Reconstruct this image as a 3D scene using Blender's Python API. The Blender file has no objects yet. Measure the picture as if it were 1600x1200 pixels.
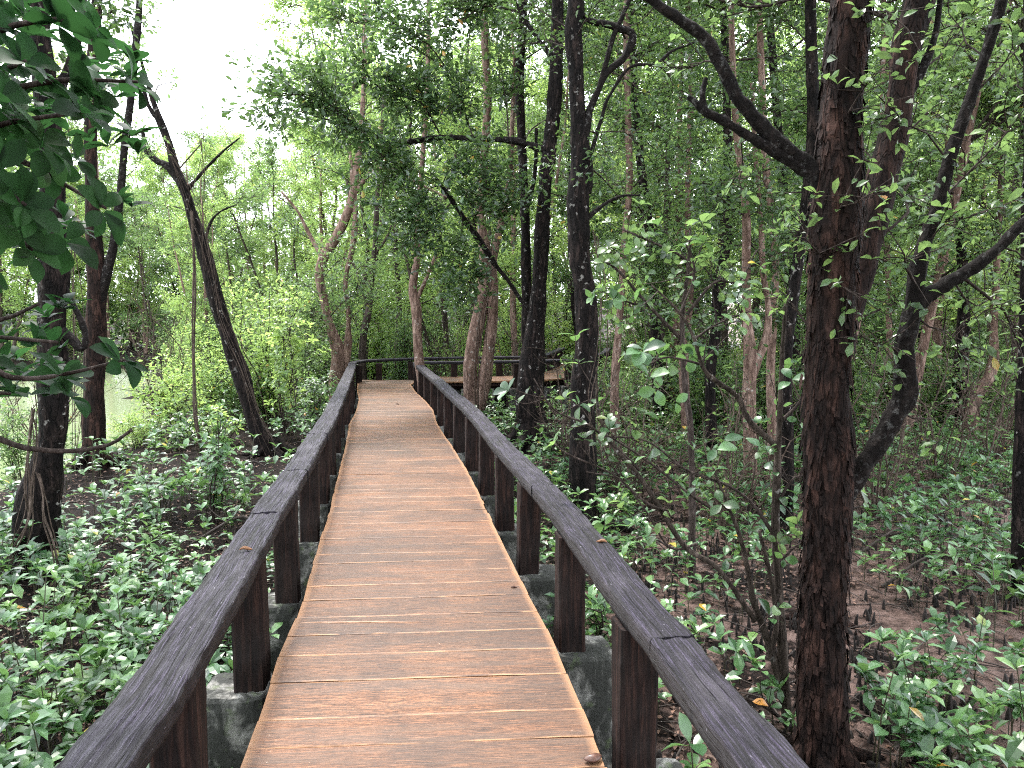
import bpy, math, random
import numpy as np
from mathutils import Vector, Matrix

random.seed(7)
RNG = np.random.default_rng(11)
scene = bpy.context.scene
COL = scene.collection

# ------------------------------------------------------------------ camera, sky, sun, exposure
CAM = np.array([0.0, 0.0, 1.6])
FPX = 1200.0
PITCH = math.radians(5.71)
cam_data = bpy.data.cameras.new('camera')
cam_data.lens = 27.0
cam_data.sensor_width = 36.0
cam_data.clip_start = 0.05
cam_data.clip_end = 600
cam = bpy.data.objects.new('camera', cam_data)
COL.objects.link(cam)
cam.location = CAM
cam.rotation_euler = (math.pi / 2 - PITCH, 0, 0)
scene.camera = cam

SUN_EL, SUN_AZ = 62.0, -32.0          # degrees; azimuth from +Y towards +X
world = bpy.data.worlds.new('World')
scene.world = world
world.use_nodes = True
wn = world.node_tree
wn.nodes.clear()
w_out = wn.nodes.new('ShaderNodeOutputWorld')
w_bg = wn.nodes.new('ShaderNodeBackground')
w_sky = wn.nodes.new('ShaderNodeTexSky')
w_sky.sky_type = 'NISHITA'
w_sky.sun_disc = False
w_sky.sun_elevation = math.radians(SUN_EL)
w_sky.sun_rotation = math.radians(SUN_AZ)
w_sky.dust_density = 4.0
w_sky.air_density = 1.2
w_mix = wn.nodes.new('ShaderNodeMix')
w_mix.data_type = 'RGBA'
w_mix.inputs[0].default_value = 0.8
w_mix.inputs[7].default_value = (12.5, 13.2, 14.2, 1)   # even overcast cloud
wn.links.new(w_sky.outputs[0], w_mix.inputs[6])
wn.links.new(w_mix.outputs[2], w_bg.inputs[0])
w_bg.inputs[1].default_value = 0.105
wn.links.new(w_bg.outputs[0], w_out.inputs[0])

sun_d = bpy.data.lights.new('sun', 'SUN')
sun_d.energy = 1.5
sun_d.angle = math.radians(10)
sun_d.color = (1.0, 0.96, 0.9)
sun = bpy.data.objects.new('sun', sun_d)
COL.objects.link(sun)
_el, _az = math.radians(SUN_EL), math.radians(SUN_AZ)
sd = Vector((math.cos(_el) * math.sin(_az), math.cos(_el) * math.cos(_az), math.sin(_el)))
sun.rotation_euler = sd.to_track_quat('Z', 'Y').to_euler()
sun.location = (0, 0, 30)

scene.view_settings.view_transform = 'Standard'
scene.view_settings.look = 'None'
scene.view_settings.gamma = 1.0
scene.view_settings.use_curve_mapping = False
scene.view_settings.exposure = 2.5
cy = scene.cycles
cy.max_bounces = 7
cy.diffuse_bounces = 4
cy.glossy_bounces = 2
cy.transmission_bounces = 4
cy.transparent_max_bounces = 4
cy.caustics_reflective = False
cy.pixel_filter_type = 'BLACKMAN_HARRIS'
cy.filter_width = 1.1
cy.use_denoising = False
cy.adaptive_threshold = 0.005
cy.caustics_refractive = False

# ------------------------------------------------------------------ projection helpers
_f = np.array([0, math.cos(PITCH), -math.sin(PITCH)])
_u = np.array([0, math.sin(PITCH), math.cos(PITCH)])
_r = np.array([1.0, 0, 0])

def ray(px, py):
    return _f + (px - 800) / FPX * _r + (600 - py) / FPX * _u

def at(px, py, Y):
    """world point seen at photo pixel px,py, Y metres ahead"""
    d = ray(px, py)
    return CAM + d * (Y / d[1])

def on(px, py, z):
    d = ray(px, py)
    return CAM + d * ((z - CAM[2]) / d[2])

def px_of(p):
    v = np.asarray(p) - CAM
    z = v @ _f
    return 800 + FPX * (v @ _r) / z, 600 - FPX * (v @ _u) / z

# ------------------------------------------------------------------ noise
_T = np.random.default_rng(3).random((64, 64, 64))

def vnoise(P):
    P = np.asarray(P, float)
    i = np.floor(P).astype(int)
    f = P - i
    f = f * f * (3 - 2 * f)
    r = 0
    for dx in (0, 1):
        for dy in (0, 1):
            for dz in (0, 1):
                w = (f[..., 0] if dx else 1 - f[..., 0]) * (f[..., 1] if dy else 1 - f[..., 1]) * (f[..., 2] if dz else 1 - f[..., 2])
                r = r + w * _T[(i[..., 0] + dx) & 63, (i[..., 1] + dy) & 63, (i[..., 2] + dz) & 63]
    return r * 2 - 1

def fbm(P, oct=4):
    P = np.asarray(P, float)
    s, a, t = 0, 1.0, 0
    for _ in range(oct):
        s = s + a * vnoise(P)
        t += a
        a *= .5
        P = P * 2.03 + 11.7
    return s / t

# ------------------------------------------------------------------ materials
class NT:
    def __init__(self, name):
        self.m = bpy.data.materials.new(name)
        self.m.use_nodes = True
        self.t = self.m.node_tree
        self.n = self.t.nodes
        self.p = self.n.get('Principled BSDF')
        self.out = self.n.get('Material Output')
    def new(self, t, **k):
        o = self.n.new(t)
        for a, b in k.items():
            setattr(o, a, b)
        return o
    def link(self, a, b):
        self.t.links.new(a, b)
    def math(self, op, a, b=None, clamp=False):
        o = self.new('ShaderNodeMath', operation=op, use_clamp=clamp)
        for i, v in enumerate((a, b)):
            if v is None: continue
            if hasattr(v, 'links'): self.link(v, o.inputs[i])
            else: o.inputs[i].default_value = v
        return o.outputs[0]
    def mix(self, fac, a, b, mode='MIX'):
        o = self.new('ShaderNodeMix', data_type='RGBA', blend_type=mode)
        for i, v in ((0, fac), (6, a), (7, b)):
            if hasattr(v, 'links'): self.link(v, o.inputs[i])
            elif i == 0: o.inputs[0].default_value = v
            else: o.inputs[i].default_value = (*v, 1)
        return o.outputs[2]
    def ramp(self, src, stops):
        o = self.new('ShaderNodeValToRGB')
        e = o.color_ramp.elements
        while len(e) < len(stops): e.new(0.5)
        for k, (p, c) in enumerate(stops):
            e[k].position = p
            if not isinstance(c, tuple): c = (c, c, c)
            e[k].color = (*c, 1)
        self.link(src, o.inputs[0])
        return o.outputs[0]
    def mapped(self, src, scale, loc=None):
        o = self.new('ShaderNodeMapping')
        self.link(src, o.inputs[0])
        o.inputs['Scale'].default_value = scale
        if loc is not None: self.link(loc, o.inputs['Location'])
        return o.outputs[0]
    def noise(self, vec, scale=1.0, detail=6, rough=.6, dist=0.0):
        o = self.new('ShaderNodeTexNoise')
        self.link(vec, o.inputs['Vector'])
        o.inputs['Scale'].default_value = scale
        o.inputs['Detail'].default_value = detail
        o.inputs['Roughness'].default_value = rough
        o.inputs['Distortion'].default_value = dist
        return o.outputs[0]
    def bump(self, h, strength=.5, dist=.01, normal=None):
        o = self.new('ShaderNodeBump')
        o.inputs['Strength'].default_value = strength
        o.inputs['Distance'].default_value = dist
        self.link(h, o.inputs['Height'])
        if normal is not None: self.link(normal, o.inputs['Normal'])
        return o.outputs[0]
    def set(self, **k):
        names = dict(color='Base Color', rough='Roughness', normal='Normal', spec='Specular IOR Level')
        for a, v in k.items():
            s = self.p.inputs[names[a]]
            if hasattr(v, 'links'): self.link(v, s)
            elif isinstance(v, tuple): s.default_value = (*v, 1)
            else: s.default_value = v

def objrand_vec(t):
    oi = t.new('ShaderNodeObjectInfo')
    c = t.new('ShaderNodeCombineXYZ')
    t.link(t.math('MULTIPLY', oi.outputs['Random'], 37.0), c.inputs[0])
    t.link(t.math('MULTIPLY', oi.outputs['Random'], 91.0), c.inputs[1])
    return c.outputs[0], oi.outputs['Random']

def leaf_material(name, dark, mid, light, trans, rough=.38, tfac=.35, yellow=.02):
    t = NT(name)
    g = t.new('ShaderNodeNewGeometry')
    oi = t.new('ShaderNodeObjectInfo')
    r = t.math('FRACT', t.math('ADD', g.outputs['Random Per Island'], t.math('MULTIPLY', oi.outputs['Random'], 7.31)))
    c = t.ramp(r, [(0, dark), (.5, mid), (1 - yellow - .03, light), (1 - yellow, light), (1 - yellow + .006, (.42, .30, .03)), (1, (.30, .12, .03))] if yellow else [(0, dark), (.5, mid), (1, light)])
    tc = t.new('ShaderNodeTexCoord')
    sp = t.noise(tc.outputs['Object'], 45, 2)
    c = t.mix(t.ramp(sp, [(.45, 0.0), (.8, .35)]), c, dark)
    ag = t.noise(t.mapped(g.outputs['Position'], (1.3, 1.3, 1.3)), 1.0, 3, .6)
    c = t.mix(1.0, c, t.ramp(ag, [(.34, (.62, .70, .78)), (.5, (1.0, 1.0, 1.0)), (.68, (1.38, 1.18, .80))]), 'MULTIPLY')
    t.set(color=c, rough=rough, spec=.5)
    tr = t.new('ShaderNodeBsdfTranslucent')
    tcol = t.mix(r, trans, tuple(min(1, x * 1.5) for x in trans))
    t.link(tcol, tr.inputs[0])
    ms = t.new('ShaderNodeMixShader')
    ms.inputs[0].default_value = tfac
    t.link(t.p.outputs[0], ms.inputs[1])
    t.link(tr.outputs[0], ms.inputs[2])
    t.link(ms.outputs[0], t.out.inputs[0])
    return t.m

M = {}
M['leaf_dark'] = leaf_material('leaf_dark', (.010, .025, .010), (.028, .062, .023), (.060, .108, .042), (.12, .21, .055), .30, .26, .010)
M['leaf_mid'] = leaf_material('leaf_mid', (.009, .024, .008), (.034, .078, .024), (.105, .18, .06), (.19, .30, .09), .34, .36, .012)
M['leaf_bright'] = leaf_material('leaf_bright', (.045, .09, .022), (.11, .19, .05), (.18, .27, .09), (.36, .50, .14), .40, .44, .015)
M['leaf_seedling'] = leaf_material('leaf_seedling', (.013, .038, .014), (.048, .112, .040), (.125, .23, .09), (.14, .26, .07), .32, .25, .010)
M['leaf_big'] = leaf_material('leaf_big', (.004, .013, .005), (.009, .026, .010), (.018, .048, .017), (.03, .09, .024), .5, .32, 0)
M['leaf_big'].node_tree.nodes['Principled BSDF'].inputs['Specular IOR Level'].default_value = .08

def bark_material(name, a, b, c, scale=1.0, bump=.6, rough=.85, spots=.0, spotcol=(.35, .33, .31)):
    t = NT(name)
    tc = t.new('ShaderNodeTexCoord')
    v, _ = objrand_vec(t)
    m1 = t.mapped(tc.outputs['Object'], (9 * scale, 9 * scale, 2.2 * scale))
    n1 = t.noise(m1, 1.6, 7, .62, .6)
    m2 = t.mapped(tc.outputs['Object'], (30 * scale, 30 * scale, 8 * scale))
    n2 = t.noise(m2, 1.0, 6, .7)
    vo = t.new('ShaderNodeTexVoronoi', feature='DISTANCE_TO_EDGE')
    dm = t.new('ShaderNodeVectorMath', operation='ADD')
    t.link(m1, dm.inputs[0])
    sc = t.new('ShaderNodeVectorMath', operation='SCALE')
    nn = t.new('ShaderNodeTexNoise'); nn.inputs['Scale'].default_value = 2.2; t.link(m1, nn.inputs[0])
    t.link(nn.outputs[1], sc.inputs[0]); sc.inputs['Scale'].default_value = 1.3
    t.link(sc.outputs[0], dm.inputs[1])
    t.link(dm.outputs[0], vo.inputs[0]); vo.inputs['Scale'].default_value = 1.5
    crack = t.ramp(vo.outputs[0], [(0, 0.0), (.09, 1.0)])
    col = t.ramp(n1, [(.28, a), (.5, b), (.72, c)])
    col = t.mix(t.ramp(n2, [(.35, .75), (.6, 0.0)]), col, a)
    col = t.mix(t.math('MULTIPLY', t.math('SUBTRACT', 1.0, crack), .55), col, tuple(x * .45 for x in a))
    if spots:
        n3 = t.noise(tc.outputs['Object'], 14, 3, .6)
        n4 = t.noise(tc.outputs['Object'], 1.7, 2)
        f = t.math('MULTIPLY', t.ramp(n3, [(.62, 0.0), (.68, 1.0)]), t.ramp(n4, [(.45, 0.0), (.6, spots)]))
        col = t.mix(f, col, spotcol)
    h = t.math('ADD', t.math('MULTIPLY', crack, .6), t.math('ADD', n1, t.math('MULTIPLY', n2, .6)))
    t.set(color=col, rough=rough, normal=t.bump(h, bump, .02), spec=.10)
    return t.m

M['bark_brown'] = bark_material('bark_brown', (.004, .003, .003), (.021, .012, .010), (.078, .040, .031), 1.0, 1.0)
M['bark_dark'] = bark_material('bark_dark', (.003, .0026, .0026), (.011, .008, .0075), (.050, .034, .030), 1.2, 1.0, spots=.8)
M['bark_pale'] = bark_material('bark_pale', (.06, .036, .028), (.19, .122, .097), (.36, .26, .215), .8, .5, spots=.7, spotcol=(.4, .37, .34))
M['bark_grey'] = bark_material('bark_grey', (.02, .015, .012), (.05, .038, .031), (.12, .092, .078), 1.0, .6, spots=.5)
def limb_bark():
    t = NT('lichened_limb_bark')
    tc = t.new('ShaderNodeTexCoord')
    a = t.noise(tc.outputs['Object'], 22, 7, .7, .4)
    b = t.noise(tc.outputs['Object'], 70, 5, .7)
    li = t.noise(tc.outputs['Object'], 34, 5, .65)
    lp = t.noise(tc.outputs['Object'], 3.0, 3)
    c = t.ramp(a, [(.32, (.004, .003, .003)), (.52, (.010, .0075, .007)), (.72, (.030, .022, .020))])
    f = t.math('MULTIPLY', t.ramp(li, [(.55, 0.0), (.66, 1.0)]), t.ramp(lp, [(.42, .0), (.62, .75)]))
    c = t.mix(f, c, (.16, .155, .15))
    t.set(color=c, rough=.85, normal=t.bump(t.math('ADD', a, t.math('MULTIPLY', b, .5)), 1.0, .03), spec=.12)
    return t.m
M['bark_limb'] = limb_bark()
M['twig'] = bark_material('twig', (.016, .012, .010), (.045, .033, .029), (.13, .10, .09), 2.0, .3)
M['vine'] = bark_material('vine', (.035, .025, .02), (.08, .058, .046), (.17, .13, .11), 2.0, .3)

def deck_material():
    t = NT('deck_plank_wood')
    uv = t.new('ShaderNodeUVMap'); uv.uv_map = 'uv'
    g = t.new('ShaderNodeNewGeometry')
    rv, rnd = objrand_vec(t)
    fine = t.noise(t.mapped(uv.outputs[0], (9.0, 170, 1), rv), 1.0, 8, .78, .15)
    speck = t.noise(t.mapped(uv.outputs[0], (60, 130, 1), rv), 1.0, 5, .7)
    med = t.noise(t.mapped(uv.outputs[0], (1.6, 22, 1), rv), 1.0, 5, .6, .4)
    blot = t.noise(t.mapped(g.outputs['Position'], (1.6, 2.6, 1)), 1.0, 5, .65, .6)
    big = t.noise(t.mapped(g.outputs['Position'], (.35, .8, 1)), 1.0, 3, .5, .4)
    base = t.ramp(t.math('ADD', t.math('MULTIPLY', fine, .72), t.math('MULTIPLY', speck, .28)), [(.40, (.016, .009, .006)), (.49, (.098, .044, .022)), (.58, (.238, .112, .056))])
    base = t.mix(t.ramp(med, [(.35, .55), (.6, 0.0)]), base, (.10, .07, .052))
    # grey black grime in patches that follow the grain
    dm = t.math('MULTIPLY', t.ramp(blot, [(.42, 0.0), (.58, 1.0)]), t.ramp(fine, [(.3, 1.0), (.66, .25)]))
    base = t.mix(t.math('MULTIPLY', dm, .82), base, (.030, .022, .019))
    dm2 = t.math('MULTIPLY', t.ramp(big, [(.45, 0.0), (.62, .6)]), t.ramp(med, [(.35, 1.0), (.7, .3)]))
    base = t.mix(dm2, base, (.045, .032, .026))
    hue = t.mix(rnd, (.90, .92, .96), (1.08, 1.02, .98))
    base = t.mix(1.0, base, hue, 'MULTIPLY')
    # worn, lighter arris along the long edges (v2 is 0 in mid plank and 1 at the edge)
    uv2 = t.new('ShaderNodeUVMap'); uv2.uv_map = 'edge'
    sx = t.new('ShaderNodeSeparateXYZ'); t.link(uv2.outputs[0], sx.inputs[0])
    en = t.noise(t.mapped(uv.outputs[0], (4, 1, 1), rv), 1.0, 4, .6)
    edge = t.math('MULTIPLY', t.ramp(t.math('ABSOLUTE', sx.outputs[1]), [(.93, 0.0), (.99, 1.0)]), t.ramp(en, [(.42, .0), (.58, 1.0)]))
    endw = t.math('MULTIPLY', t.ramp(t.math('ABSOLUTE', sx.outputs[0]), [(.94, 0.0), (1.0, 1.0)]), .6)
    ed = t.math('MAXIMUM', edge, endw)
    base = t.mix(t.math('MULTIPLY', ed, .85), base, (.39, .20, .095))
    # thin dark splits along the grain
    sp = t.noise(t.mapped(uv.outputs[0], (2.0, 190, 1), rv), 1.0, 2, .5)
    base = t.mix(t.ramp(sp, [(.70, 0.0), (.74, .8)]), base, (.02, .013, .01))
    # pale lichen crumbs
    cr = t.noise(t.mapped(uv.outputs[0], (60, 130, 1), rv), 1.0, 2, .5)
    base = t.mix(t.ramp(cr, [(.74, 0.0), (.77, .6)]), base, (.5, .4, .33))
    h = t.math('ADD', fine, t.math('MULTIPLY', med, .8))
    t.set(color=base, rough=t.ramp(fine, [(.3, .66), (.7, .46)]), normal=t.bump(h, .3, .005), spec=.3)
    return t.m
M['deck'] = deck_material()

def rail_material():
    t = NT('weathered_rail_wood')
    uv = t.new('ShaderNodeUVMap'); uv.uv_map = 'uv'
    rv, rnd = objrand_vec(t)
    wv = t.noise(t.mapped(uv.outputs[0], (1.3, 5, 1), rv), 1.0, 3, .5)
    ad = t.new('ShaderNodeCombineXYZ')
    t.link(t.math('MULTIPLY', wv, .035), ad.inputs[1])
    vv = t.new('ShaderNodeVectorMath', operation='ADD')
    t.link(uv.outputs[0], vv.inputs[0]); t.link(ad.outputs[0], vv.inputs[1])
    fine = t.noise(t.mapped(vv.outputs[0], (5, 170, 1), rv), 1.0, 6, .7, .2)
    med = t.noise(t.mapped(vv.outputs[0], (2.2, 48, 1), rv), 1.0, 5, .6, .3)
    chk = t.noise(t.mapped(vv.outputs[0], (1.5, 70, 1), rv), 1.0, 3, .5, .1)
    big = t.noise(t.mapped(uv.outputs[0], (2.5, 6, 1), rv), 1.0, 4, .6)
    c = t.ramp(fine, [(.39, (.003, .0022, .003)), (.5, (.011, .0085, .0145)), (.61, (.060, .048, .080))])
    c = t.mix(t.ramp(med, [(.40, .8), (.52, 0.0)]), c, (.012, .010, .011))
    c = t.mix(t.ramp(big, [(.5, 0.0), (.72, .45)]), c, (.085, .075, .09))
    split = t.ramp(chk, [(.62, 0.0), (.66, 1.0)])
    c = t.mix(split, c, (.008, .006, .006))
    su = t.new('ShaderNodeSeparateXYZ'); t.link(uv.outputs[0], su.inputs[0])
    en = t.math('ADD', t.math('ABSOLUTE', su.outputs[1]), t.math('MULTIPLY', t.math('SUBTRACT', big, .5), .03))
    c = t.mix(t.ramp(en, [(.072, 0.0), (.092, .72)]), c, (.006, .0045, .0045))  # shade of the side faces painted into the colour, with less bleached wood
    lich = t.noise(t.mapped(uv.outputs[0], (35, 90, 1), rv), 1.0, 3, .5)
    c = t.mix(t.ramp(lich, [(.68, 0.0), (.74, .6)]), c, (.26, .24, .28))
    h = t.math('SUBTRACT', t.math('ADD', fine, t.math('MULTIPLY', med, 1.3)), t.math('MULTIPLY', split, 1.5))
    t.set(color=c, rough=t.ramp(fine, [(.4, .75), (.62, .48)]), normal=t.bump(h, 1.0, .014), spec=.26)
    return t.m
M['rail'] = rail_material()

def post_material():
    t = NT('dark_post_wood')
    tc = t.new('ShaderNodeTexCoord')
    rv, rnd = objrand_vec(t)
    n = t.noise(t.mapped(tc.outputs['Object'], (60, 60, 3.5), rv), 1.0, 6, .65, .3)
    b = t.noise(t.mapped(tc.outputs['Object'], (5, 5, 3), rv), 1.0, 4, .6)
    c = t.ramp(n, [(.36, (.004, .003, .003)), (.52, (.013, .007, .006)), (.68, (.042, .021, .016))])
    c = t.mix(t.ramp(b, [(.45, 0.0), (.7, .6)]), c, (.018, .014, .013))
    t.set(color=c, rough=.75, normal=t.bump(n, .8, .006), spec=.12)
    return t.m
M['post'] = post_material()

def concrete_material():
    t = NT('mossy_concrete')
    tc = t.new('ShaderNodeTexCoord')
    rv, rnd = objrand_vec(t)
    g = t.new('ShaderNodeNewGeometry')
    n = t.noise(t.mapped(g.outputs['Position'], (30, 30, 30)), 1.0, 6, .7)
    b = t.noise(t.mapped(g.outputs['Position'], (6, 6, 4)), 1.0, 5, .65, .5)
    c = t.ramp(n, [(.35, (.12, .115, .105)), (.62, (.27, .26, .24))])
    c = t.mix(t.ramp(b, [(.36, 0.0), (.50, .93)]), c, (.018, .0185, .016))
    m2 = t.noise(t.mapped(g.outputs['Position'], (11, 11, 11)), 1.0, 4, .6)
    c = t.mix(t.ramp(m2, [(.58, 0.0), (.7, .55)]), c, (.09, .12, .05))
    t.set(color=c, rough=.9, normal=t.bump(t.math('ADD', n, b), .6, .01), spec=.3)
    return t.m
M['concrete'] = concrete_material()

def ground_material():
    t = NT('forest_mud')
    g = t.new('ShaderNodeNewGeometry')
    P = g.outputs['Position']
    a = t.noise(P, 1.1, 6, .6, .4)
    b = t.noise(P, 7.0, 6, .7, .3)
    f = t.noise(P, 38.0, 5, .7)
    mud = t.ramp(b, [(.36, (.018, .012, .010)), (.48, (.095, .062, .052)), (.66, (.185, .125, .108))])
    soil = t.ramp(f, [(.38, (.002, .0014, .0012)), (.55, (.010, .0062, .005)), (.72, (.045, .026, .020))])
    sx = t.new('ShaderNodeSeparateXYZ'); t.link(P, sx.inputs[0])
    # tidal mud lies right of the boardwalk, dark leaf soil left and further back
    side = t.math('ADD', t.math('MULTIPLY', sx.outputs[0], .22), t.math('MULTIPLY', sx.outputs[1], -.028))
    k = t.math('ADD', t.math('MULTIPLY', t.math('SUBTRACT', a, .5), 3.2), side)
    kk = t.math('ADD', k, t.math('MULTIPLY', t.math('SUBTRACT', b, .5), 1.6))
    fac = t.ramp(kk, [(.0, 0.0), (.34, 1.0)])
    c = t.mix(fac, soil, mud)
    wet = t.ramp(a, [(.35, .35), (.6, .75)])
    h = t.math('ADD', b, t.math('MULTIPLY', f, .5))
    t.set(color=c, rough=t.mix(fac, (.9, .9, .9), wet), normal=t.bump(h, 1.0, .05), spec=.10)
    return t.m
M['ground'] = ground_material()

def water_material():
    t = NT('murky_water')
    g = t.new('ShaderNodeNewGeometry')
    n = t.noise(t.mapped(g.outputs['Position'], (1.4, 3.2, 1)), 1.0, 4, .5, .3)
    t.set(color=(.17, .20, .11), rough=.12, normal=t.bump(n, .10, .02), spec=.5)
    return t.m
M['water'] = water_material()

def simple(name, col, rough=.8, var=.4, scale=40):
    t = NT(name)
    g = t.new('ShaderNodeNewGeometry')
    n = t.noise(g.outputs['Position'], scale, 4)
    isl = g.outputs['Random Per Island']
    c = t.mix(t.ramp(n, [(.35, 0.0), (.65, 1.0)]), tuple(x * (1 - var) for x in col), tuple(x * (1 + var) for x in col))
    c = t.mix(isl, c, tuple(x * .45 for x in col))
    t.set(color=c, rough=rough, spec=.35)
    return t.m
M['litter'] = simple('fallen_leaf', (.15, .085, .06), .6, .5, 25)
M['root'] = simple('breathing_root_bark', (.016, .011, .009), .8, .5, 60)
M['stick'] = simple('fallen_stick', (.06, .045, .038), .8, .4, 30)
M['dry_leaf'] = simple('dry_curled_leaf', (.28, .13, .06), .5, .3, 80)
M['snail'] = simple('seed_husk', (.12, .06, .045), .35, .4, 90)
M['stem_green'] = simple('seedling_stem', (.06, .055, .03), .6, .3, 30)

# ------------------------------------------------------------------ mesh buffers
class Buf:
    def __init__(self):
        self.V = []; self.F = {}; self.n = 0; self.uv = []; self.mi = []
    def add(self, V, F, mat=0):
        V = np.asarray(V, float)
        if isinstance(F, np.ndarray): F = [F]
        for f in F:
            f = np.asarray(f, int)
            self.F.setdefault((f.shape[1], mat), []).append(f + self.n)
        self.V.append(V); self.n += len(V)
    def mesh(self, name, mats, smooth=True):
        me = bpy.data.meshes.new(name)
        if not self.V: return me
        V = np.concatenate(self.V)
        me.vertices.add(len(V)); me.vertices.foreach_set('co', V.ravel())
        idx, tot, mi = [], [], []
        for (k, m), fl in self.F.items():
            f = np.concatenate(fl); idx.append(f.ravel()); tot.append(np.full(len(f), k)); mi.append(np.full(len(f), m))
        idx = np.concatenate(idx); tot = np.concatenate(tot); mi = np.concatenate(mi)
        me.loops.add(len(idx)); me.loops.foreach_set('vertex_index', idx.astype(np.int32))
        me.polygons.add(len(tot))
        st = np.concatenate([[0], np.cumsum(tot)[:-1]])
        me.polygons.foreach_set('loop_start', st.astype(np.int32))
        me.polygons.foreach_set('loop_total', tot.astype(np.int32))
        me.polygons.foreach_set('material_index', mi.astype(np.int32))
        me.polygons.foreach_set('use_smooth', np.full(len(tot), smooth))
        for m in (mats if isinstance(mats, (list, tuple)) else [mats]): me.materials.append(m)
        me.update(calc_edges=True)
        me.validate()
        return me

def link(name, data, parent=None):
    o = bpy.data.objects.new(name, data)
    COL.objects.link(o)
    if parent is not None: o.parent = parent
    return o

def thing(name, label, cat, loc=(0, 0, 0), group=None, rz=0):
    o = link(name, None)
    o.empty_display_size = .2
    o.location = loc; o.rotation_euler = (0, 0, rz)
    o['label'] = label; o['category'] = cat
    if group: o['group'] = group
    return o

def tag(o, label=None, cat=None, group=None, kind=None):
    if label: o['label'] = label
    if cat: o['category'] = cat
    if group: o['group'] = group
    if kind: o['kind'] = kind
    return o

def part(name, buf, mat, root=None, smooth=True, origin=None, stuff=False):
    """mesh in world coordinates, origin moved to the thing's base"""
    o = link(name, buf.mesh(name, mat, smooth), root)
    if root is not None:
        o.data.transform(Matrix.Translation(-Vector(root.location)))
    if stuff: o['kind'] = 'stuff'
    return o

def resample(P, R, step):
    P = np.asarray(P, float); R = np.asarray(R, float)
    n = len(P)
    Pp = np.vstack([2 * P[0] - P[1], P, 2 * P[-1] - P[-2]])
    outP, outR = [], []
    for i in range(n - 1):
        p0, p1, p2, p3 = Pp[i:i + 4]
        L = np.linalg.norm(p2 - p1)
        k = max(1, int(math.ceil(L / step)))
        t = (np.arange(k) / k)[:, None]
        outP.append(.5 * ((2 * p1) + (-p0 + p2) * t + (2 * p0 - 5 * p1 + 4 * p2 - p3) * t ** 2 + (-p0 + 3 * p1 - 3 * p2 + p3) * t ** 3))
        outR.append(R[i] + (R[i + 1] - R[i]) * t[:, 0])
    outP.append(P[-1:]); outR.append(R[-1:])
    return np.vstack(outP), np.concatenate(outR)

def tube(buf, P, R, sides=8, step=.2, rough=0.0, nscale=6.0, mat=0, cap=True):
    P, R = resample(P, R, step)
    m = len(P)
    T = np.gradient(P, axis=0)
    T /= np.linalg.norm(T, axis=1)[:, None] + 1e-9
    a = np.cross(T, np.array([.13, 1.0, .07]))
    a /= np.linalg.norm(a, axis=1)[:, None] + 1e-9
    b = np.cross(T, a)
    th = np.linspace(0, 2 * math.pi, sides, endpoint=False)
    ring = a[:, None, :] * np.cos(th)[None, :, None] + b[:, None, :] * np.sin(th)[None, :, None]
    rr = np.repeat(R[:, None], sides, 1)
    if rough:
        q = P[:, None, :] + ring * rr[..., None]
        q2 = q * np.array([nscale, nscale, nscale * .28])
        rr = rr * (1 + rough * fbm(q2, 4)) + rr * rough * .5 * vnoise(q * 2.5)
    V = P[:, None, :] + ring * rr[..., None]
    V = V.reshape(-1, 3)
    i = np.arange(m - 1)[:, None] * sides; j = np.arange(sides)[None, :]; j2 = (j + 1) % sides
    F = np.stack([i + j, i + j2, i + sides + j2, i + sides + j], -1).reshape(-1, 4)
    Fs = [F]
    if cap and sides > 3:
        V = np.vstack([V, P[-1:]])
        c = len(V) - 1
        Fs.append(np.stack([(m - 1) * sides + np.arange(sides), (m - 1) * sides + (np.arange(sides) + 1) % sides, np.full(sides, c)], -1))
    buf.add(V, Fs, mat)

# leaf templates: along +x, normal +z, length 1
def leaf_tpl(nseg, w=.24, fold=.25, curl=.18, pw=.8):
    if nseg == 0:
        V = np.array([[0, 0, 0], [.32, w * .75, fold * w], [.74, w, fold * w - curl * .5], [1, 0, -curl], [.74, -w, fold * w - curl * .5], [.32, -w * .75, fold * w]])
        return V, [np.array([[0, 3, 2, 1], [0, 5, 4, 3]])]
    t = np.linspace(0, 1, nseg + 1)
    hw = w * np.sin(math.pi * np.clip(t, 0, 1) ** 1.25) ** pw
    hw[0] = .02; hw[-1] = .004
    z = -curl * t ** 2 + .04 * np.sin(t * 3)
    V = []
    for k in range(nseg + 1):
        V += [[t[k], hw[k], z[k] + fold * hw[k]], [t[k], 0, z[k]], [t[k], -hw[k], z[k] + fold * hw[k]]]
    F = []
    for k in range(nseg):
        a = 3 * k
        F += [[a, a + 1, a + 4, a + 3], [a + 1, a + 2, a + 5, a + 4]]
    return np.array(V), [np.array(F)]
TPL0 = leaf_tpl(0)
TPL1 = leaf_tpl(3, .25, .26, .2, .72)
TPL0N = leaf_tpl(0, .19)
TPLB = leaf_tpl(7, .27, .22, .14, .75)

def norm(a):
    return a / (np.linalg.norm(a, axis=-1, keepdims=True) + 1e-9)

def put_leaves(buf, pos, D, N, size, tpl, mat=0):
    D = norm(D); Yv = norm(np.cross(N, D)); N = np.cross(D, Yv)
    tv, tf = tpl
    s = size[:, None, None]
    V = pos[:, None, :] + s * (tv[None, :, 0:1] * D[:, None, :] + tv[None, :, 1:2] * Yv[:, None, :] + tv[None, :, 2:3] * N[:, None, :])
    k = len(tv); n = len(pos)
    off = (np.arange(n) * k)[:, None, None]
    buf.add(V.reshape(-1, 3), [(f[None] + off).reshape(-1, f.shape[1]) for f in tf], mat)

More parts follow.
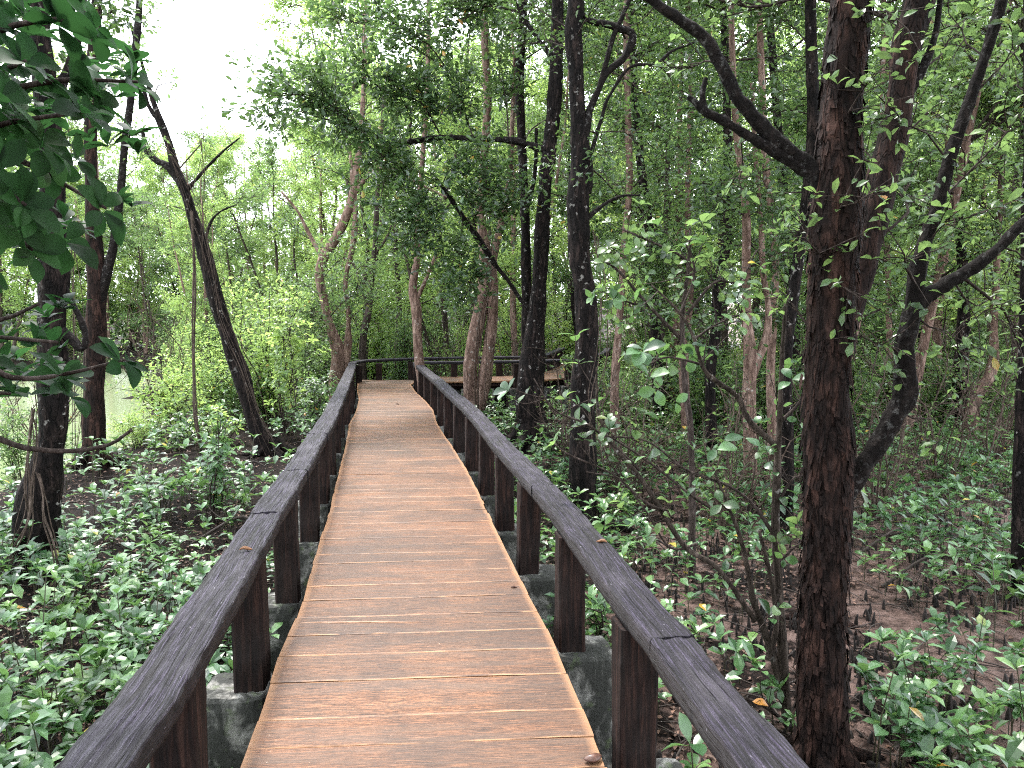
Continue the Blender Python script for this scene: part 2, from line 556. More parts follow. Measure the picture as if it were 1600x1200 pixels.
class Foliage:
    """gathers leaves for one crown"""
    def __init__(self): self.p = []; self.d = []; self.n = []; self.s = []
    def twig(self, p0, p1, n, size, rng, spread=.05, up=.9):
        t = rng.random(n) ** .7
        ax = p1 - p0
        p = p0 + ax * t[:, None] + rng.normal(0, spread, (n, 3))
        d = rng.normal(0, 1, (n, 3)) + norm(ax) * .7; d[:, 2] *= .6
        nn = rng.normal(0, .55, (n, 3)); nn[:, 2] += up
        self.p.append(p); self.d.append(d); self.n.append(nn); self.s.append(size * rng.uniform(.55, 1.25, n))
    def rosette(self, c, n, size, rng, axis=(0, 0, 1), tilt=.45):
        th = rng.random() * 6 + np.arange(n) * 2.39996 + rng.normal(0, .2, n)
        axis = norm(np.array(axis, float)); a = norm(np.cross(axis, [.3, .9, .2])); b = np.cross(axis, a)
        el = tilt + rng.normal(0, .3, n)
        rad = a * np.cos(th)[:, None] + b * np.sin(th)[:, None]
        d = rad * np.cos(el)[:, None] + axis * np.sin(el)[:, None]
        nn = axis * np.cos(el)[:, None] - rad * np.sin(el)[:, None] + rng.normal(0, .15, (n, 3))
        self.p.append(np.repeat(np.array(c)[None], n, 0) + axis * rng.uniform(-.2, 0, n)[:, None] * size); self.d.append(d); self.n.append(nn); self.s.append(size * rng.uniform(.7, 1.15, n))
    def build(self, tpl, buf=None):
        buf = buf or Buf()
        if self.p:
            put_leaves(buf, np.vstack(self.p), np.vstack(self.d), np.vstack(self.n), np.concatenate(self.s), tpl)
        return buf

def bough(wood, fol, p0, p1, r0, rng, ntw=12, nl=20, size=.08, tl=.4, spread=.05, sag=.1, step=.25, ros=False, start=.25):
    """limb from p0 to p1 with side twigs and leaves"""
    p0 = np.array(p0, float); p1 = np.array(p1, float)
    L = np.linalg.norm(p1 - p0)
    mid1 = p0 + (p1 - p0) * .35 + rng.normal(0, .06 * L, 3); mid2 = p0 + (p1 - p0) * .7 + rng.normal(0, .06 * L, 3)
    mid1[2] += sag * L * .6; mid2[2] += sag * L * .5
    tube(wood, [p0, mid1, mid2, p1], [r0, r0 * .75, r0 * .5, r0 * .25], 5 if r0 > .012 else 4, step, .1, 8, cap=False)
    P, _ = resample([p0, mid1, mid2, p1], [1, 1, 1, 1], L / 12)
    for k in range(ntw):
        t = start + (1 - start) * rng.random() ** .8
        b = P[int(t * (len(P) - 1))]
        d = norm(norm(p1 - p0) * .6 + rng.normal(0, .7, 3) + np.array([0, 0, .15]))
        l = tl * rng.uniform(.5, 1.3)
        e = b + d * l; m = b + d * l * .5 + rng.normal(0, .06 * l, 3)
        tube(wood, [b, m, e], [r0 * .28 + .002, r0 * .2 + .0016, .0016], 3, l, cap=False)
        if fol is not None:
            if ros:
                fol.rosette(e, max(4, nl // 2), size, rng, d + np.array([0, 0, .8]))
                fol.rosette(m, max(3, nl // 3), size * .85, rng, d + np.array([0, 0, .8]), .2)
            else: fol.twig(b, e, nl, size, rng, spread)

# ------------------------------------------------------------------ the setting: ground, water
def shoreX(Y): return np.where(Y < 14, -6.3, -6.3 - (Y - 14) * .42)
def gz(X, Y):
    X = np.asarray(X, float); Y = np.asarray(Y, float)
    P = np.stack([X, Y, np.zeros_like(X)], -1)
    z = -.82 + .07 * fbm(P * .5, 3) + .035 * fbm(P * 2.2 + 9, 3)
    z = z + .10 * np.clip((-X - 1.5) / 3, 0, 1)
    s = np.clip((shoreX(Y) - X) / 1.6, 0, 1); s = s * s * (3 - 2 * s)
    far = np.clip((Y - 31) / 2.5, 0, 1)
    z = z - s * (1 - far) * .75
    z = z + np.clip((Y - 60) / 60, 0, 1) * 3
    return z
def gz1(x, y): return float(gz(np.array([x]), np.array([y]))[0])

def grid_sheet(xs, ys, zf):
    X, Y = np.meshgrid(xs, ys)
    V = np.stack([X, Y, zf(X, Y)], -1).reshape(-1, 3)
    nx, ny = len(xs), len(ys)
    i = np.arange(ny - 1)[:, None] * nx; j = np.arange(nx - 1)[None]
    F = np.stack([i + j, i + j + 1, i + nx + j + 1, i + nx + j], -1).reshape(-1, 4)
    b = Buf(); b.add(V, F); return b
def graded(a, b, lo, hi, f, c):
    return np.unique(np.concatenate([np.arange(a, lo, c), np.arange(lo, hi, f), np.arange(hi, b + c, c)]))
g_o = part('ground', grid_sheet(graded(-160, 160, -9, 9, .07, 3), graded(-60, 260, -1, 16, .07, 2.2), lambda X, Y: gz(X, Y) + .012 * fbm(np.stack([X * 9, Y * 9, X * 0], -1), 3)), M['ground'])
tag(g_o, kind='structure')
w_o = part('water', grid_sheet(np.linspace(-70, -4, 40), np.linspace(-10, 36, 40), lambda X, Y: X * 0 - 1.0), M['water'])
tag(w_o, kind='structure')

# ------------------------------------------------------------------ boardwalk
def curve_px(pts, z):
    A = np.array([on(x, y, z)[:2] for x, y in pts])
    return A[np.argsort(A[:, 1])]
DL = curve_px([(375, 1200), (398, 1140), (418, 1083), (433, 1033), (442, 1010), (460, 975), (472, 943), (488, 883), (502, 838), (515, 800), (524, 760), (532, 728), (539, 700), (546, 663), (556, 643), (561, 625), (558, 608), (559, 597)], 0)
DR = curve_px([(946, 1200), (917, 1125), (880, 1040), (863, 997), (843, 960), (822, 923), (800, 878), (780, 837), (762, 800), (742, 757), (727, 730), (705, 695), (692, 677), (683, 662), (677, 640), (665, 627), (650, 613), (642, 601)], 0)
def extr(A, y):
    if y < A[0, 1]:
        k = (A[3, 0] - A[0, 0]) / (A[3, 1] - A[0, 1]); return A[0, 0] + k * (y - A[0, 1])
    return float(np.interp(y, A[:, 1], A[:, 0]))
dl = lambda y: extr(DL, y)
dr = lambda y: extr(DR, y)
dc = lambda y: .5 * (dl(y) + dr(y))

bw = thing('boardwalk', 'long weathered timber boardwalk with low dark handrails, curving through the forest', 'boardwalk', (0, 0, 0))

def plank(c0, c1, c2, c3, rng, thick=.035):
    """c0..c3 corners (left near, right near, right far, left far) in plan"""
    c = (np.array(c0) + c1 + c2 + c3) / 4
    nu, nv = 26, 6
    U = np.linspace(0, 1, nu); Vv = np.array([0, .035, .3, .7, .965, 1])
    cup = rng.normal(0, .0015); dz = rng.normal(0, .0013); tw = rng.normal(0, .0013)
    seed = rng.uniform(0, 50)
    verts, uv, ed = [], [], []
    for u in U:
        a = np.array(c0) * (1 - u) + np.array(c1) * u
        b = np.array(c3) * (1 - u) + np.array(c2) * u
        wv = .0022 * math.sin(seed + u * 9) + .0015 * math.sin(seed * 2 + u * 23)
        for v in Vv:
            q = a * (1 - v) + b * v
            e = 0 if .01 < v < .99 else -.003
            z = dz + tw * (u - .5) * 2 + cup * (1 - (2 * v - 1) ** 2) + e
            off = wv * (1 if v < .5 else -.6)
            verts.append([q[0] - c[0], q[1] - c[1] + off, z])
            uv.append((u * 1.27, v * .22)); ed.append((u * 2 - 1, v * 2 - 1))
    nt = len(verts)
    for u_i in range(nu):
        for v_i in (0, nv - 1):
            p = verts[u_i * nv + v_i]; verts.append([p[0], p[1], -thick]); uv.append((u_i / (nu - 1) * 1.27, .24)); ed.append((U[u_i] * 2 - 1, .5))
    F = []
    for i in range(nu - 1):
        for j in range(nv - 1):
            a = i * nv + j; F.append([a, a + nv, a + nv + 1, a + 1])
        n0 = nt + 2 * i
        F.append([i * nv, n0, n0 + 2, (i + 1) * nv]); F.append([i * nv + nv - 1, (i + 1) * nv + nv - 1, n0 + 3, n0 + 1]); F.append([n0, n0 + 1, n0 + 3, n0 + 2])
    F.append([0, 1, nt + 1, nt]); F[-1] = [nt, nt + 1, nv - 1, 0]
    e = (nu - 1) * nv; n0 = nt + 2 * (nu - 1)
    F.append([n0 + 1, n0, e, e + nv - 1])
    me = bpy.data.meshes.new('plank')
    me.from_pydata(verts, [], F)
    for nm, dat in (('uv', uv), ('edge', ed)):
        l = me.uv_layers.new(name=nm)
        vi = np.zeros(len(me.loops), np.int32); me.loops.foreach_get('vertex_index', vi)
        l.data.foreach_set('uv', np.array(dat)[vi].ravel())
    me.materials.append(M['deck'])
    me.polygons.foreach_set('use_smooth', np.full(len(me.polygons), False))
    o = link('plank', me, bw); o.location = (c[0], c[1], 0)
    return o

rng = np.random.default_rng(5)
edges_y = [-1.2]
marks = [2.89, 3.19, 3.44, 3.66, 3.88, 4.12, 4.33, 4.55, 4.73, 4.90, 5.08, 5.24, 5.42, 5.61, 5.81]
y = -1.2
while y < 2.6: y += rng.uniform(.13, .24); edges_y.append(y)
edges_y += [m for m in marks if m > edges_y[-1] + .12]
y = edges_y[-1]
while y < 16.9: y += rng.uniform(.10, .19); edges_y.append(y)
def tiltline(y0):
    s = -.5 * (dc(y0 + .5) - dc(y0 - .5)); s = max(-.12, min(.2, s))
    return s
for k in range(len(edges_y) - 1):
    a, b = edges_y[k], edges_y[k + 1]; g = .0012
    if abs(a - 3.88) < .01: g = .002
    jl, jr = rng.normal(0, .003, 2)
    ylc = lambda y_, side: y_ + tiltline(y_) * ((dl(y_) if side < 0 else dr(y_)) - dc(y_))
    pts = []
    for (yy, side, j) in ((a + g, -1, jl), (a + g, 1, jr), (b - g, 1, jr), (b - g, -1, jl)):
        yq = ylc(yy, side); x = (dl(yq) if side < 0 else dr(yq)) + j
        pts.append(np.array([x, yq]))
    plank(*pts, rng)
# right hand section behind the bend; planks run across it
SEC = np.array([(-2.1, 17.05), (-1.2, 17.15), (0.2, 17.4), (.95, 17.95), (1.4, 18.9), (1.75, 20.2), (2.1, 22.0)])
SP, _ = resample(np.c_[SEC, SEC[:, 0] * 0], np.ones(len(SEC)), .2)
SP = SP[:, :2]
ST = norm(np.gradient(SP, axis=0)); SN = np.c_[-ST[:, 1], ST[:, 0]]
for k in range(len(SP) - 1):
    w = .58
    plank(SP[k] + SN[k] * w + ST[k] * .003, SP[k] - SN[k] * w + ST[k] * .003, SP[k + 1] - SN[k + 1] * w - ST[k] * .003, SP[k + 1] + SN[k + 1] * w - ST[k] * .003, rng)

TH = .085
def zr(y): return .55 - .10 * min(1, max(0, y / 16.4)) ** 1.0
def curve_rail(pts):
    out = []
    for x, y in pts:
        z = .5
        for _ in range(12):
            p = on(x, y, z); z = .5 * z + .5 * zr(p[1])
        out.append(p[:2])
    A = np.array(out); return A[np.argsort(A[:, 1])]
RLpx = [(150, 1190), (219, 1100), (286, 1000), (353, 900), (415, 800), (464, 730), (488, 690), (514, 650), (535, 607), (547, 577), (552, 565)]
RRpx = [(648, 564), (681, 590), (716, 620), (739, 640), (762, 665), (783, 690), (805, 712), (833, 740), (866, 775), (890, 803), (937, 860), (988, 923), (1045, 987), (1084, 1040), (1140, 1107), (1160, 1130), (1212, 1197)]
RL = curve_rail(RLpx); RR = curve_rail(RRpx)
rl = lambda y: extr(RL, y)
rr_ = lambda y: extr(RR, y)

def rail_mesh(C, w, seed, th=TH, wob=1.0):
    """C: centreline (n,2) fine; solid plank with worn wavy edges and carved grain"""
    n = len(C); ZC = np.array([zr(v) for v in C[:, 1]])
    T = norm(np.gradient(C, axis=0)); Nn = np.c_[-T[:, 1], T[:, 0]]
    s = np.concatenate([[0], np.cumsum(np.linalg.norm(np.diff(C, axis=0), axis=1))])
    m = 44 if C[0, 1] < 5 else 20
    vs = np.linspace(-1, 1, m)
    q = np.stack([s * 3.2, s * 0 + seed, s * 0], -1)
    eL = .010 * wob * fbm(q, 4) + .007 * wob * fbm(q * 5 + 3, 3); eR = .010 * wob * fbm(q + 40, 4) + .007 * wob * fbm(q * 5 + 77, 3)
    zz = .004 * fbm(q * .7 + 5, 2)
    S, Vv = np.meshgrid(s, vs, indexing='ij')
    wander = .012 * fbm(np.stack([S * 1.5, Vv * .6 + seed, S * 0], -1), 2)
    h = .0060 * fbm(np.stack([S * 3.2, (Vv * w / 2 + wander) * 80, S * 0 + seed], -1), 3) + .003 * fbm(np.stack([S * 9, Vv * 2, S * 0 + seed + 8], -1), 2)
    cr = np.clip(np.abs(Vv) - .86, 0, 1) / .14
    h = h - .009 * cr ** 2 * (1 + .8 * fbm(np.stack([S * 6, Vv, S * 0 + seed], -1), 2))
    half = np.where(Vv > 0, w / 2 + eL[:, None], w / 2 + eR[:, None])
    off = Vv * half
    top = np.stack([C[:, 0:1] + Nn[:, 0:1] * off, C[:, 1:2] + Nn[:, 1:2] * off, (ZC + zz)[:, None] + h], -1)
    # section ring: top (m) + side pts + bottom
    rows = []; uvs = []
    def col(offv, z, v): 
        rows.append(np.stack([C[:, 0] + Nn[:, 0] * offv, C[:, 1] + Nn[:, 1] * offv, z], -1)); uvs.append(np.stack([s, v + 0 * s], -1))
    for j in range(m):
        rows.append(top[:, j]); uvs.append(np.stack([s, off[:, j]], -1))
    bt = ZC - th + .006 * fbm(q * 2 + 20, 3)
    for fr in (.35, .7):
        col(w / 2 + eL + .004 * fbm(q * 7 + fr * 30, 3), (ZC - .012) * (1 - fr) + bt * fr, w / 2 + th * fr)
    col(w / 2 + eL * .6 - .008, bt, w / 2 + th)
    col(-w / 2 - eR * .6 + .008, bt, w / 2 + th + w)
    for fr in (.7, .35):
        col(-w / 2 - eR - .004 * fbm(q * 7 + fr * 60, 3), (ZC - .012) * (1 - fr) + bt * fr, -w / 2 - th * fr)
    A = np.stack(rows, 1); U = np.stack(uvs, 1)
    K = A.shape[1]
    V = A.reshape(-1, 3); U = U.reshape(-1, 2)
    i = np.arange(n - 1)[:, None] * K; j = np.arange(K)[None]; j2 = (j + 1) % K
    F = np.stack([i + j, i + j2, i + K + j2, i + K + j], -1).reshape(-1, 4)
    me = bpy.data.meshes.new('handrail')
    F = F[:, ::-1]
    caps = [list(range(K)), list(range((n - 1) * K, n * K))[::-1]]
    me.from_pydata(V.tolist(), [], F.tolist() + caps)
    l = me.uv_layers.new(name='uv')
    vi = np.zeros(len(me.loops), np.int32); me.loops.foreach_get('vertex_index', vi)
    l.data.foreach_set('uv', U[vi].ravel())
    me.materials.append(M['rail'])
    sm = np.full(len(me.polygons), True); sm[-2:] = False
    me.polygons.foreach_set('use_smooth', sm)
    return me

def poly_fine(A, step):
    P, _ = resample(np.c_[A, A[:, 0] * 0], np.ones(len(A)), step)
    s = np.concatenate([[0], np.cumsum(np.linalg.norm(np.diff(P, axis=0), axis=1))])
    t = np.arange(0, s[-1], step)
    return np.c_[np.interp(t, s, P[:, 0]), np.interp(t, s, P[:, 1])]
def main_rail(f, breaks, w, seed):
    for a, b in zip(breaks[:-1], breaks[1:]):
        ys = np.arange(a, b + .25, .25); A = np.c_[[f(v) for v in ys], ys]
        step = .012 if a < 6 else .03
        C = poly_fine(A, step)
        C = C[C[:, 1] <= b - .002]
        if len(C) > 3:
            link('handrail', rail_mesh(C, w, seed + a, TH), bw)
main_rail(rl, [-1.0, 3.95, 5.05, 6.6, 9.5, 12.6, 14.95], .168, 1.0)
main_rail(rr_, [-1.0, 2.4, 4.6, 8.05, 12.0, 16.1], .15, 21.0)
# rails of the far section
far_rail = np.array([(rl(14.9), 14.96), (-3.36, 16.3), (-3.1, 17.0), (-2.16, 17.6), (-.8, 17.95), (.3, 18.2), (.75, 18.75), (1.1, 20.3), (1.45, 22.0)])
near_rail = np.array([(-2.03, 16.3), (-1.2, 16.42), (.2, 16.68), (1.45, 17.3), (2.0, 18.6), (2.4, 20), (2.75, 21.9)])
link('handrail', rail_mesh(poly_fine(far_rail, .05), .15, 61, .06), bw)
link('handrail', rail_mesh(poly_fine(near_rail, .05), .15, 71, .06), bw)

# posts, each leaning a little, standing on concrete blocks
def post_mesh(h, w, rng):
    b = Buf(); ns = 14
    zs = np.linspace(0, h, ns); V = []
    cs = [(-1, -.86), (-.86, -1), (0, -1), (.86, -1), (1, -.86), (1, 0), (1, .86), (.86, 1), (0, 1), (-.86, 1), (-1, .86), (-1, 0)]
    ph = rng.uniform(0, 9)
    for z in zs:
        for k, (x, y) in enumerate(cs):
            e = 1 + .035 * math.sin(ph + z * 5 + k) + rng.normal(0, .012)
            V.append([x * w / 2 * e, y * w / 2 * e, z])
    K = len(cs); i = np.arange(ns - 1)[:, None] * K; j = np.arange(K)[None]; j2 = (j + 1) % K
    F = np.stack([i + j, i + j2, i + K + j2, i + K + j], -1).reshape(-1, 4)
    b.add(V, F); b.add(np.array(V)[-K:], np.array([list(range(K))])); b.add(np.array(V)[:K], np.array([list(range(K))[::-1]]))
    return b.mesh('post', M['post'], False)
def block_mesh(sx, sy, h, rng):
    b = Buf(); V = []
    n = 6
    def rowf(z, sc): 
        out = []
        for k in range(4 * n):
            side, t = divmod(k, n); t = t / n * 2 - 1
            x, y = [(t, -1), (1, t), (-t, 1), (-1, -t)][side]
            rr = (abs(x) ** 7 + abs(y) ** 7) ** (1 / 7)
            out.append([x / rr * sx / 2 * sc * (1 + rng.normal(0, .012)), y / rr * sy / 2 * sc * (1 + rng.normal(0, .012)), z + rng.normal(0, .003)])
        return out
    lv = [(-h, 1.06), (-h * .66, 1.03), (-h * .33, 1.0), (-.06, 1.0), (-.018, .99), (0, .93), (0.001, .5)]
    for z, s in lv: V += rowf(z, s)
    K = 4 * n; i = np.arange(len(lv) - 1)[:, None] * K; j = np.arange(K)[None]; j2 = (j + 1) % K
    b.add(V, np.stack([i + j, i + j2, i + K + j2, i + K + j], -1).reshape(-1, 4))
    b.add(np.array(V)[-K:], np.array([list(range(K))]))
    return b.mesh('concrete_block', M['concrete'], False)
rng = np.random.default_rng(8)
ZB = -.16
pm = [post_mesh(.65, .14, rng) for _ in range(5)]
bm_ = [block_mesh(.30, .27, .85, rng) for _ in range(4)]
def put_post(x, y, ang, blk=True, out=(0, 0)):
    o = link('post', pm[rng.integers(5)], bw); o.location = (x, y, ZB - .003); o.scale = (1, 1, (zr(y) - TH + .004 - ZB) / .65)
    o.rotation_euler = (rng.normal(0, .008), rng.normal(0, .008), ang)
    if blk:
        c = link('concrete_block', bm_[rng.integers(4)], bw); c.location = (x + out[0], y + out[1], ZB); c.rotation_euler = (0, 0, ang + rng.normal(0, .03))
py = [1.15, 2.3, 3.44, 4.5, 5.7]
while py[-1] < 15.4: py.append(py[-1] + rng.uniform(1.08, 1.22))
for yv in py:
    th = math.atan(-(dc(yv + .4) - dc(yv - .4)) / .8)
    put_post(dl(yv) - .135, yv, th, True, (-.07, 0))
py = [.5, 1.6, 2.72, 3.85, 5.0, 6.0, 7.15, 8.2]
while py[-1] < 15.2: py.append(py[-1] + rng.uniform(1.0, 1.15))
for yv in py:
    th = math.atan(-(dc(yv + .4) - dc(yv - .4)) / .8)
    put_post(min(dr(yv) + .15, rr_(yv)), yv, th, True, (.07, 0))
    # cross beam under the deck
bb = Buf()
def box(buf, x0, x1, y0, y1, z0, z1):
    V = [[x, y, z] for z in (z0, z1) for y in (y0, y1) for x in (x0, x1)]
    buf.add(V, np.array([[0, 2, 3, 1], [4, 5, 7, 6], [0, 1, 5, 4], [2, 6, 7, 3], [0, 4, 6, 2], [1, 3, 7, 5]]))
for yv in py:
    bb = Buf(); box(bb, dl(yv) - .02, dr(yv) + .03, yv - .1, yv + .1, -.36, -.16); part('cross_beam', bb, M['concrete'], bw, False)
for fr in (.08, .5, .92):
    ys = np.arange(-1, 17, .5); bb = Buf(); P = np.array([[dl(v) * (1 - fr) + dr(v) * fr, v, -.098] for v in ys])
    tube(bb, P, np.full(len(P), .058), 4, .5); part('joist', bb, M['post'], bw, False)
for (x, y_) in ((-3.28, 16.35), (-2.95, 16.95), (-2.3, 17.5), (-1.35, 17.75), (-.3, 18.0), (.55, 18.45), (.98, 19.7), (1.2, 20.8), (1.38, 21.8)):
    put_post(x, y_, .2, True)
for (x, y_) in ((-1.9, 16.4), (-.95, 16.5), (.1, 16.72), (1.25, 17.15), (1.85, 18.3), (2.22, 19.4), (2.6, 21)):
    put_post(x, y_, .2, True)
fb = Buf()
for s_ in (-.5, .5):
    Q = SP + SN * s_
    tube(fb, np.c_[Q, Q[:, 0] * 0 - .1][::4], np.full(len(Q[::4]), .07), 4, .8)
part('joist', fb, M['post'], bw, False)

# ------------------------------------------------------------------ clearances
def near_deck(x, y, m):
    if -1.2 < y < 17.6 and dl(y) - m < x < dr(y) + m: return True
    return bool((np.hypot(SP[:, 0] - x, SP[:, 1] - y) < .62 + m).any())

# ------------------------------------------------------------------ traced trees
def path(pts, Y, wscale=1.0):
    """pts: (px, py, width_px[, dY]) -> world points and radii"""
    P, R = [], []
    for q in pts:
        yy = Y + (q[3] if len(q) > 3 else 0)
        P.append(at(q[0], q[1], yy)); R.append(q[2] / 2 / FPX * yy * wscale)
    return P, R

def rooted(P, R, flare=1.5, depth=.25):
    """carry the trunk down into the ground below its first point"""
    P = [np.array(p) for p in P]; b = P[0].copy(); z = gz1(b[0], b[1])
    if b[2] > z + .05:
        P.insert(0, np.array([b[0], b[1], z + .12])); R = [R[0] * 1.12] + list(R)
    P.insert(0, np.array([P[0][0], P[0][1], z - depth])); R = [R[0] * flare] + list(R)
    return P, list(R)

def tree(name, label, bark, trunk, limbs, Y, leafmat='leaf_mid', boughs=(), cat='tree', group=None, sides=16, step=.15, rough=.25, size=.08, tpl=TPL0, seed=1, ntw=10, nl=14, tl=.35, roots=True, nscale=6, spread=.05, twigmat='twig', ros=False, crown=None):
    rng = np.random.default_rng(seed)
    P, R = path(trunk, Y, .88 if bark in ('bark_pale',) else .94)
    P, R = rooted(P, R)
    base = P[0].copy(); base[2] = gz1(base[0], base[1])
    root = thing(name, label, cat, tuple(base), group)
    b = Buf(); tube(b, P, R, sides, step, rough, nscale)
    if roots:
        for k in range(6):
            a = k * 1.05 + rng.uniform(-.3, .3); r = R[1]
            d = np.array([math.cos(a), math.sin(a), 0])
            e = base + d * r * rng.uniform(2.6, 4.2)
            tube(b, [base + d * r * .3 + [0, 0, r * 1.5], base + d * r * 1.3 + [0, 0, r * .45], [e[0], e[1], gz1(e[0], e[1]) - .05]], [r * .42, r * .3, r * .12], 7, .08, .2)
    part('trunk', b, M[bark], root)
    limbpts = list(P[2:])
    for lb in limbs:
        Pl, Rl = path(lb, Y)
        bl = Buf(); tube(bl, Pl, Rl, max(8, sides - 5), step * .8, rough * 1.9, nscale * 2.2)
        part('limb', bl, M['bark_limb' if bark in ('bark_brown', 'bark_dark') else bark], root); limbpts += list(Pl)
    wood, fol = Buf(), Foliage()
    LP = np.array(limbpts)
    for bo in boughs:
        x0, y0, x1, y1 = bo[:4]; dY = bo[4] if len(bo) > 4 else 0; k = bo[5] if len(bo) > 5 else 1.0
        p0 = at(x0, y0, Y); p1 = at(x1, y1, Y + dY)
        r0 = max(.006, .011 * np.linalg.norm(p1 - p0) ** .7)
        bough(wood, fol, p0, p1, r0, rng, int(ntw * k), nl, size, tl, spread, ros=ros)
    if crown:   # hidden and upper crown above the frame: (n, z0, z1, radius)
        n, z0, z1, rad = crown
        Pf, _ = resample(P, R, .3)
        for k in range(n):
            t = rng.uniform(z0, z1); b0 = Pf[np.argmin(abs(Pf[:, 2] - t))]
            a = rng.uniform(0, 6.28); d = np.array([math.cos(a), math.sin(a), rng.uniform(.1, .8)])
            bough(wood, fol, b0, b0 + d * rad * rng.uniform(.5, 1.1), .018, rng, ntw, nl, size, tl, spread, ros=ros)
    if wood.n:
        part('twigs', wood, M[twigmat], root, stuff=True)
    if fol.p:
        part('foliage', fol.build(tpl), M[leafmat], root, smooth=False, stuff=True)
    return root, P

# the big red brown tree on the right, with its curving right limb and two upper left limbs
main_tree, mP = tree('mangrove_tree', 'large red brown flaky barked tree right of the near handrail with a black curving limb', 'bark_brown',
    [(1284, 1215, 92), (1284, 1100, 84), (1285, 1000, 80), (1288, 900, 76), (1292, 800, 76), (1293, 700, 82), (1291, 600, 78), (1297, 520, 74), (1300, 430, 74), (1303, 350, 82), (1309, 270, 76), (1312, 200, 64), (1318, 120, 62), (1326, 50, 60), (1331, 0, 58), (1340, -150, 54), (1330, -420, 46), (1320, -900, 30)],
    [[(1290, 330, 34), (1268, 268, 26), (1230, 232, 23), (1195, 202, 22), (1165, 168, 21), (1148, 145, 20), (1124, 97, 19), (1100, 58, 18), (1067, 34, 15), (1035, 12, 14), (1005, -10, 13), (940, -60, 10), (850, -160, 6)],
     [(1288, 330, 30), (1270, 280, 22), (1228, 247, 18), (1172, 214, 15), (1135, 191, 13), (1101, 174, 12), (1084, 158, 10), (1075, 150, 8)],
     [(1101, 176, 10), (1098, 150, 9), (1103, 122, 7)],
     [(1296, 800, 34), (1322, 765, 36), (1352, 722, 32), (1385, 672, 30), (1412, 622, 30), (1413, 575, 28), (1412, 535, 27), (1424, 490, 27), (1430, 445, 24), (1444, 385, 22), (1466, 320, 20), (1485, 240, 20), (1508, 180, 19), (1535, 100, 18), (1563, 10, 17), (1590, -90, 14), (1620, -260, 9)],
     [(1424, 488, 26), (1445, 465, 24), (1485, 440, 20), (1525, 415, 19), (1562, 385, 18), (1602, 345, 17), (1680, 290, 12)]],
    3.85, 'leaf_mid',
    [(1465, 320, 1560, 200, .2), (1444, 385, 1545, 330, -.2), (1480, 250, 1395, 170, -.1, 1.2), (1520, 150, 1600, 60, 0, 1.2), (1430, 445, 1370, 380, -.3, 1.0), (1412, 560, 1365, 540, -.2, .8), (1490, 440, 1560, 500, .1, 1), (1300, 430, 1345, 470, -.3, .7), (1303, 350, 1350, 300, -.35, .9), (1300, 420, 1240, 370, -.2, .6), (1312, 200, 1370, 110, -.3, .8), (1330, 20, 1400, 30, -.3, .8),
     (1195, 202, 1130, 290, .3, .5), (1124, 97, 1060, 110, .2, .6), (1562, 385, 1640, 450, 0, 1), (1400, 640, 1480, 690, .2, .5), (1270, 520, 1200, 440, .1, .5), (1540, 90, 1480, 40, .2, .9), (1500, 430, 1600, 560, .3, .9), (1424, 490, 1500, 540, -.1, .8)],
    sides=72, step=.018, rough=.22, size=.062, tpl=TPL1, seed=4, ntw=9, nl=5, tl=.26, nscale=11, spread=.015, crown=(16, 3.6, 7.5, 1.6))

# curled plates of bark on it
rng = np.random.default_rng(44)
fl = Buf()
Pm, Rm = resample([np.array(p) for p in mP], [1] * len(mP), .01)
Ptr, Rtr = path([(1284, 1215, 92), (1284, 1100, 84), (1285, 1000, 80), (1288, 900, 76), (1292, 800, 76), (1293, 700, 82), (1291, 600, 78), (1297, 520, 74), (1300, 430, 74), (1303, 350, 82), (1309, 270, 76), (1312, 200, 64), (1318, 120, 62), (1326, 50, 60), (1331, 0, 58)], 3.85)
Pq, Rq = resample(Ptr, Rtr, .01)
n = 900
ii = rng.integers(0, len(Pq), n); th = rng.uniform(0, 2 * math.pi, n)
rad = np.stack([np.cos(th), np.sin(th), th * 0], -1)
tang = np.stack([-np.sin(th), np.cos(th), th * 0], -1)
pos = Pq[ii] + rad * (Rq[ii] * 1.0)[:, None]
w = rng.uniform(.008, .022, n)[:, None]; h = rng.uniform(.015, .05, n)[:, None]; lift = rng.uniform(.004, .013, n)[:, None]
zz = np.array([0, 0, 1.0])
c1 = pos - tang * w + zz * h; c2 = pos + tang * w + zz * h * rng.uniform(.7, 1.1, (n, 1)); c3 = pos + tang * w * rng.uniform(.4, 1, (n, 1)) + rad * lift - zz * h; c4 = pos - tang * w * rng.uniform(.4, 1, (n, 1)) + rad * lift * .7 - zz * h * .8
V = np.stack([c1 - rad * .004, c2 - rad * .004, c3, c4], 1).reshape(-1, 3)
fl.add(V, np.arange(4 * n).reshape(-1, 4)[:, ::-1])
part('bark_flakes', fl, M['bark_brown'], main_tree, False, stuff=True)

tree('mangrove_tree', 'brown leaning tree close behind the large flaky barked tree on the right', 'bark_brown',
    [(1290, 800, 46), (1300, 600, 44), (1325, 480, 46), (1352, 390, 50), (1375, 290, 50), (1394, 220, 46), (1407, 150, 46), (1418, 70, 48), (1438, 0, 46), (1460, -150, 38), (1470, -400, 26)],
    [[(1405, 160, 26), (1440, 110, 16), (1460, 60, 11), (1470, -10, 8)]], 5.6, 'leaf_mid',
    [(1440, 110, 1500, 60, .4), (1375, 290, 1330, 200, .5), (1420, 70, 1340, 40, .5), (1394, 220, 1480, 190, .6), (1362, 380, 1450, 330, .8), (1430, 0, 1560, -40, .5, 1.5), (1360, 400, 1250, 360, .8)],
    sides=36, step=.04, rough=.22, size=.07, tpl=TPL1, seed=6, ntw=14, nl=9, tl=.35, nscale=9, spread=.03, crown=(20, 3.6, 7.5, 1.8))

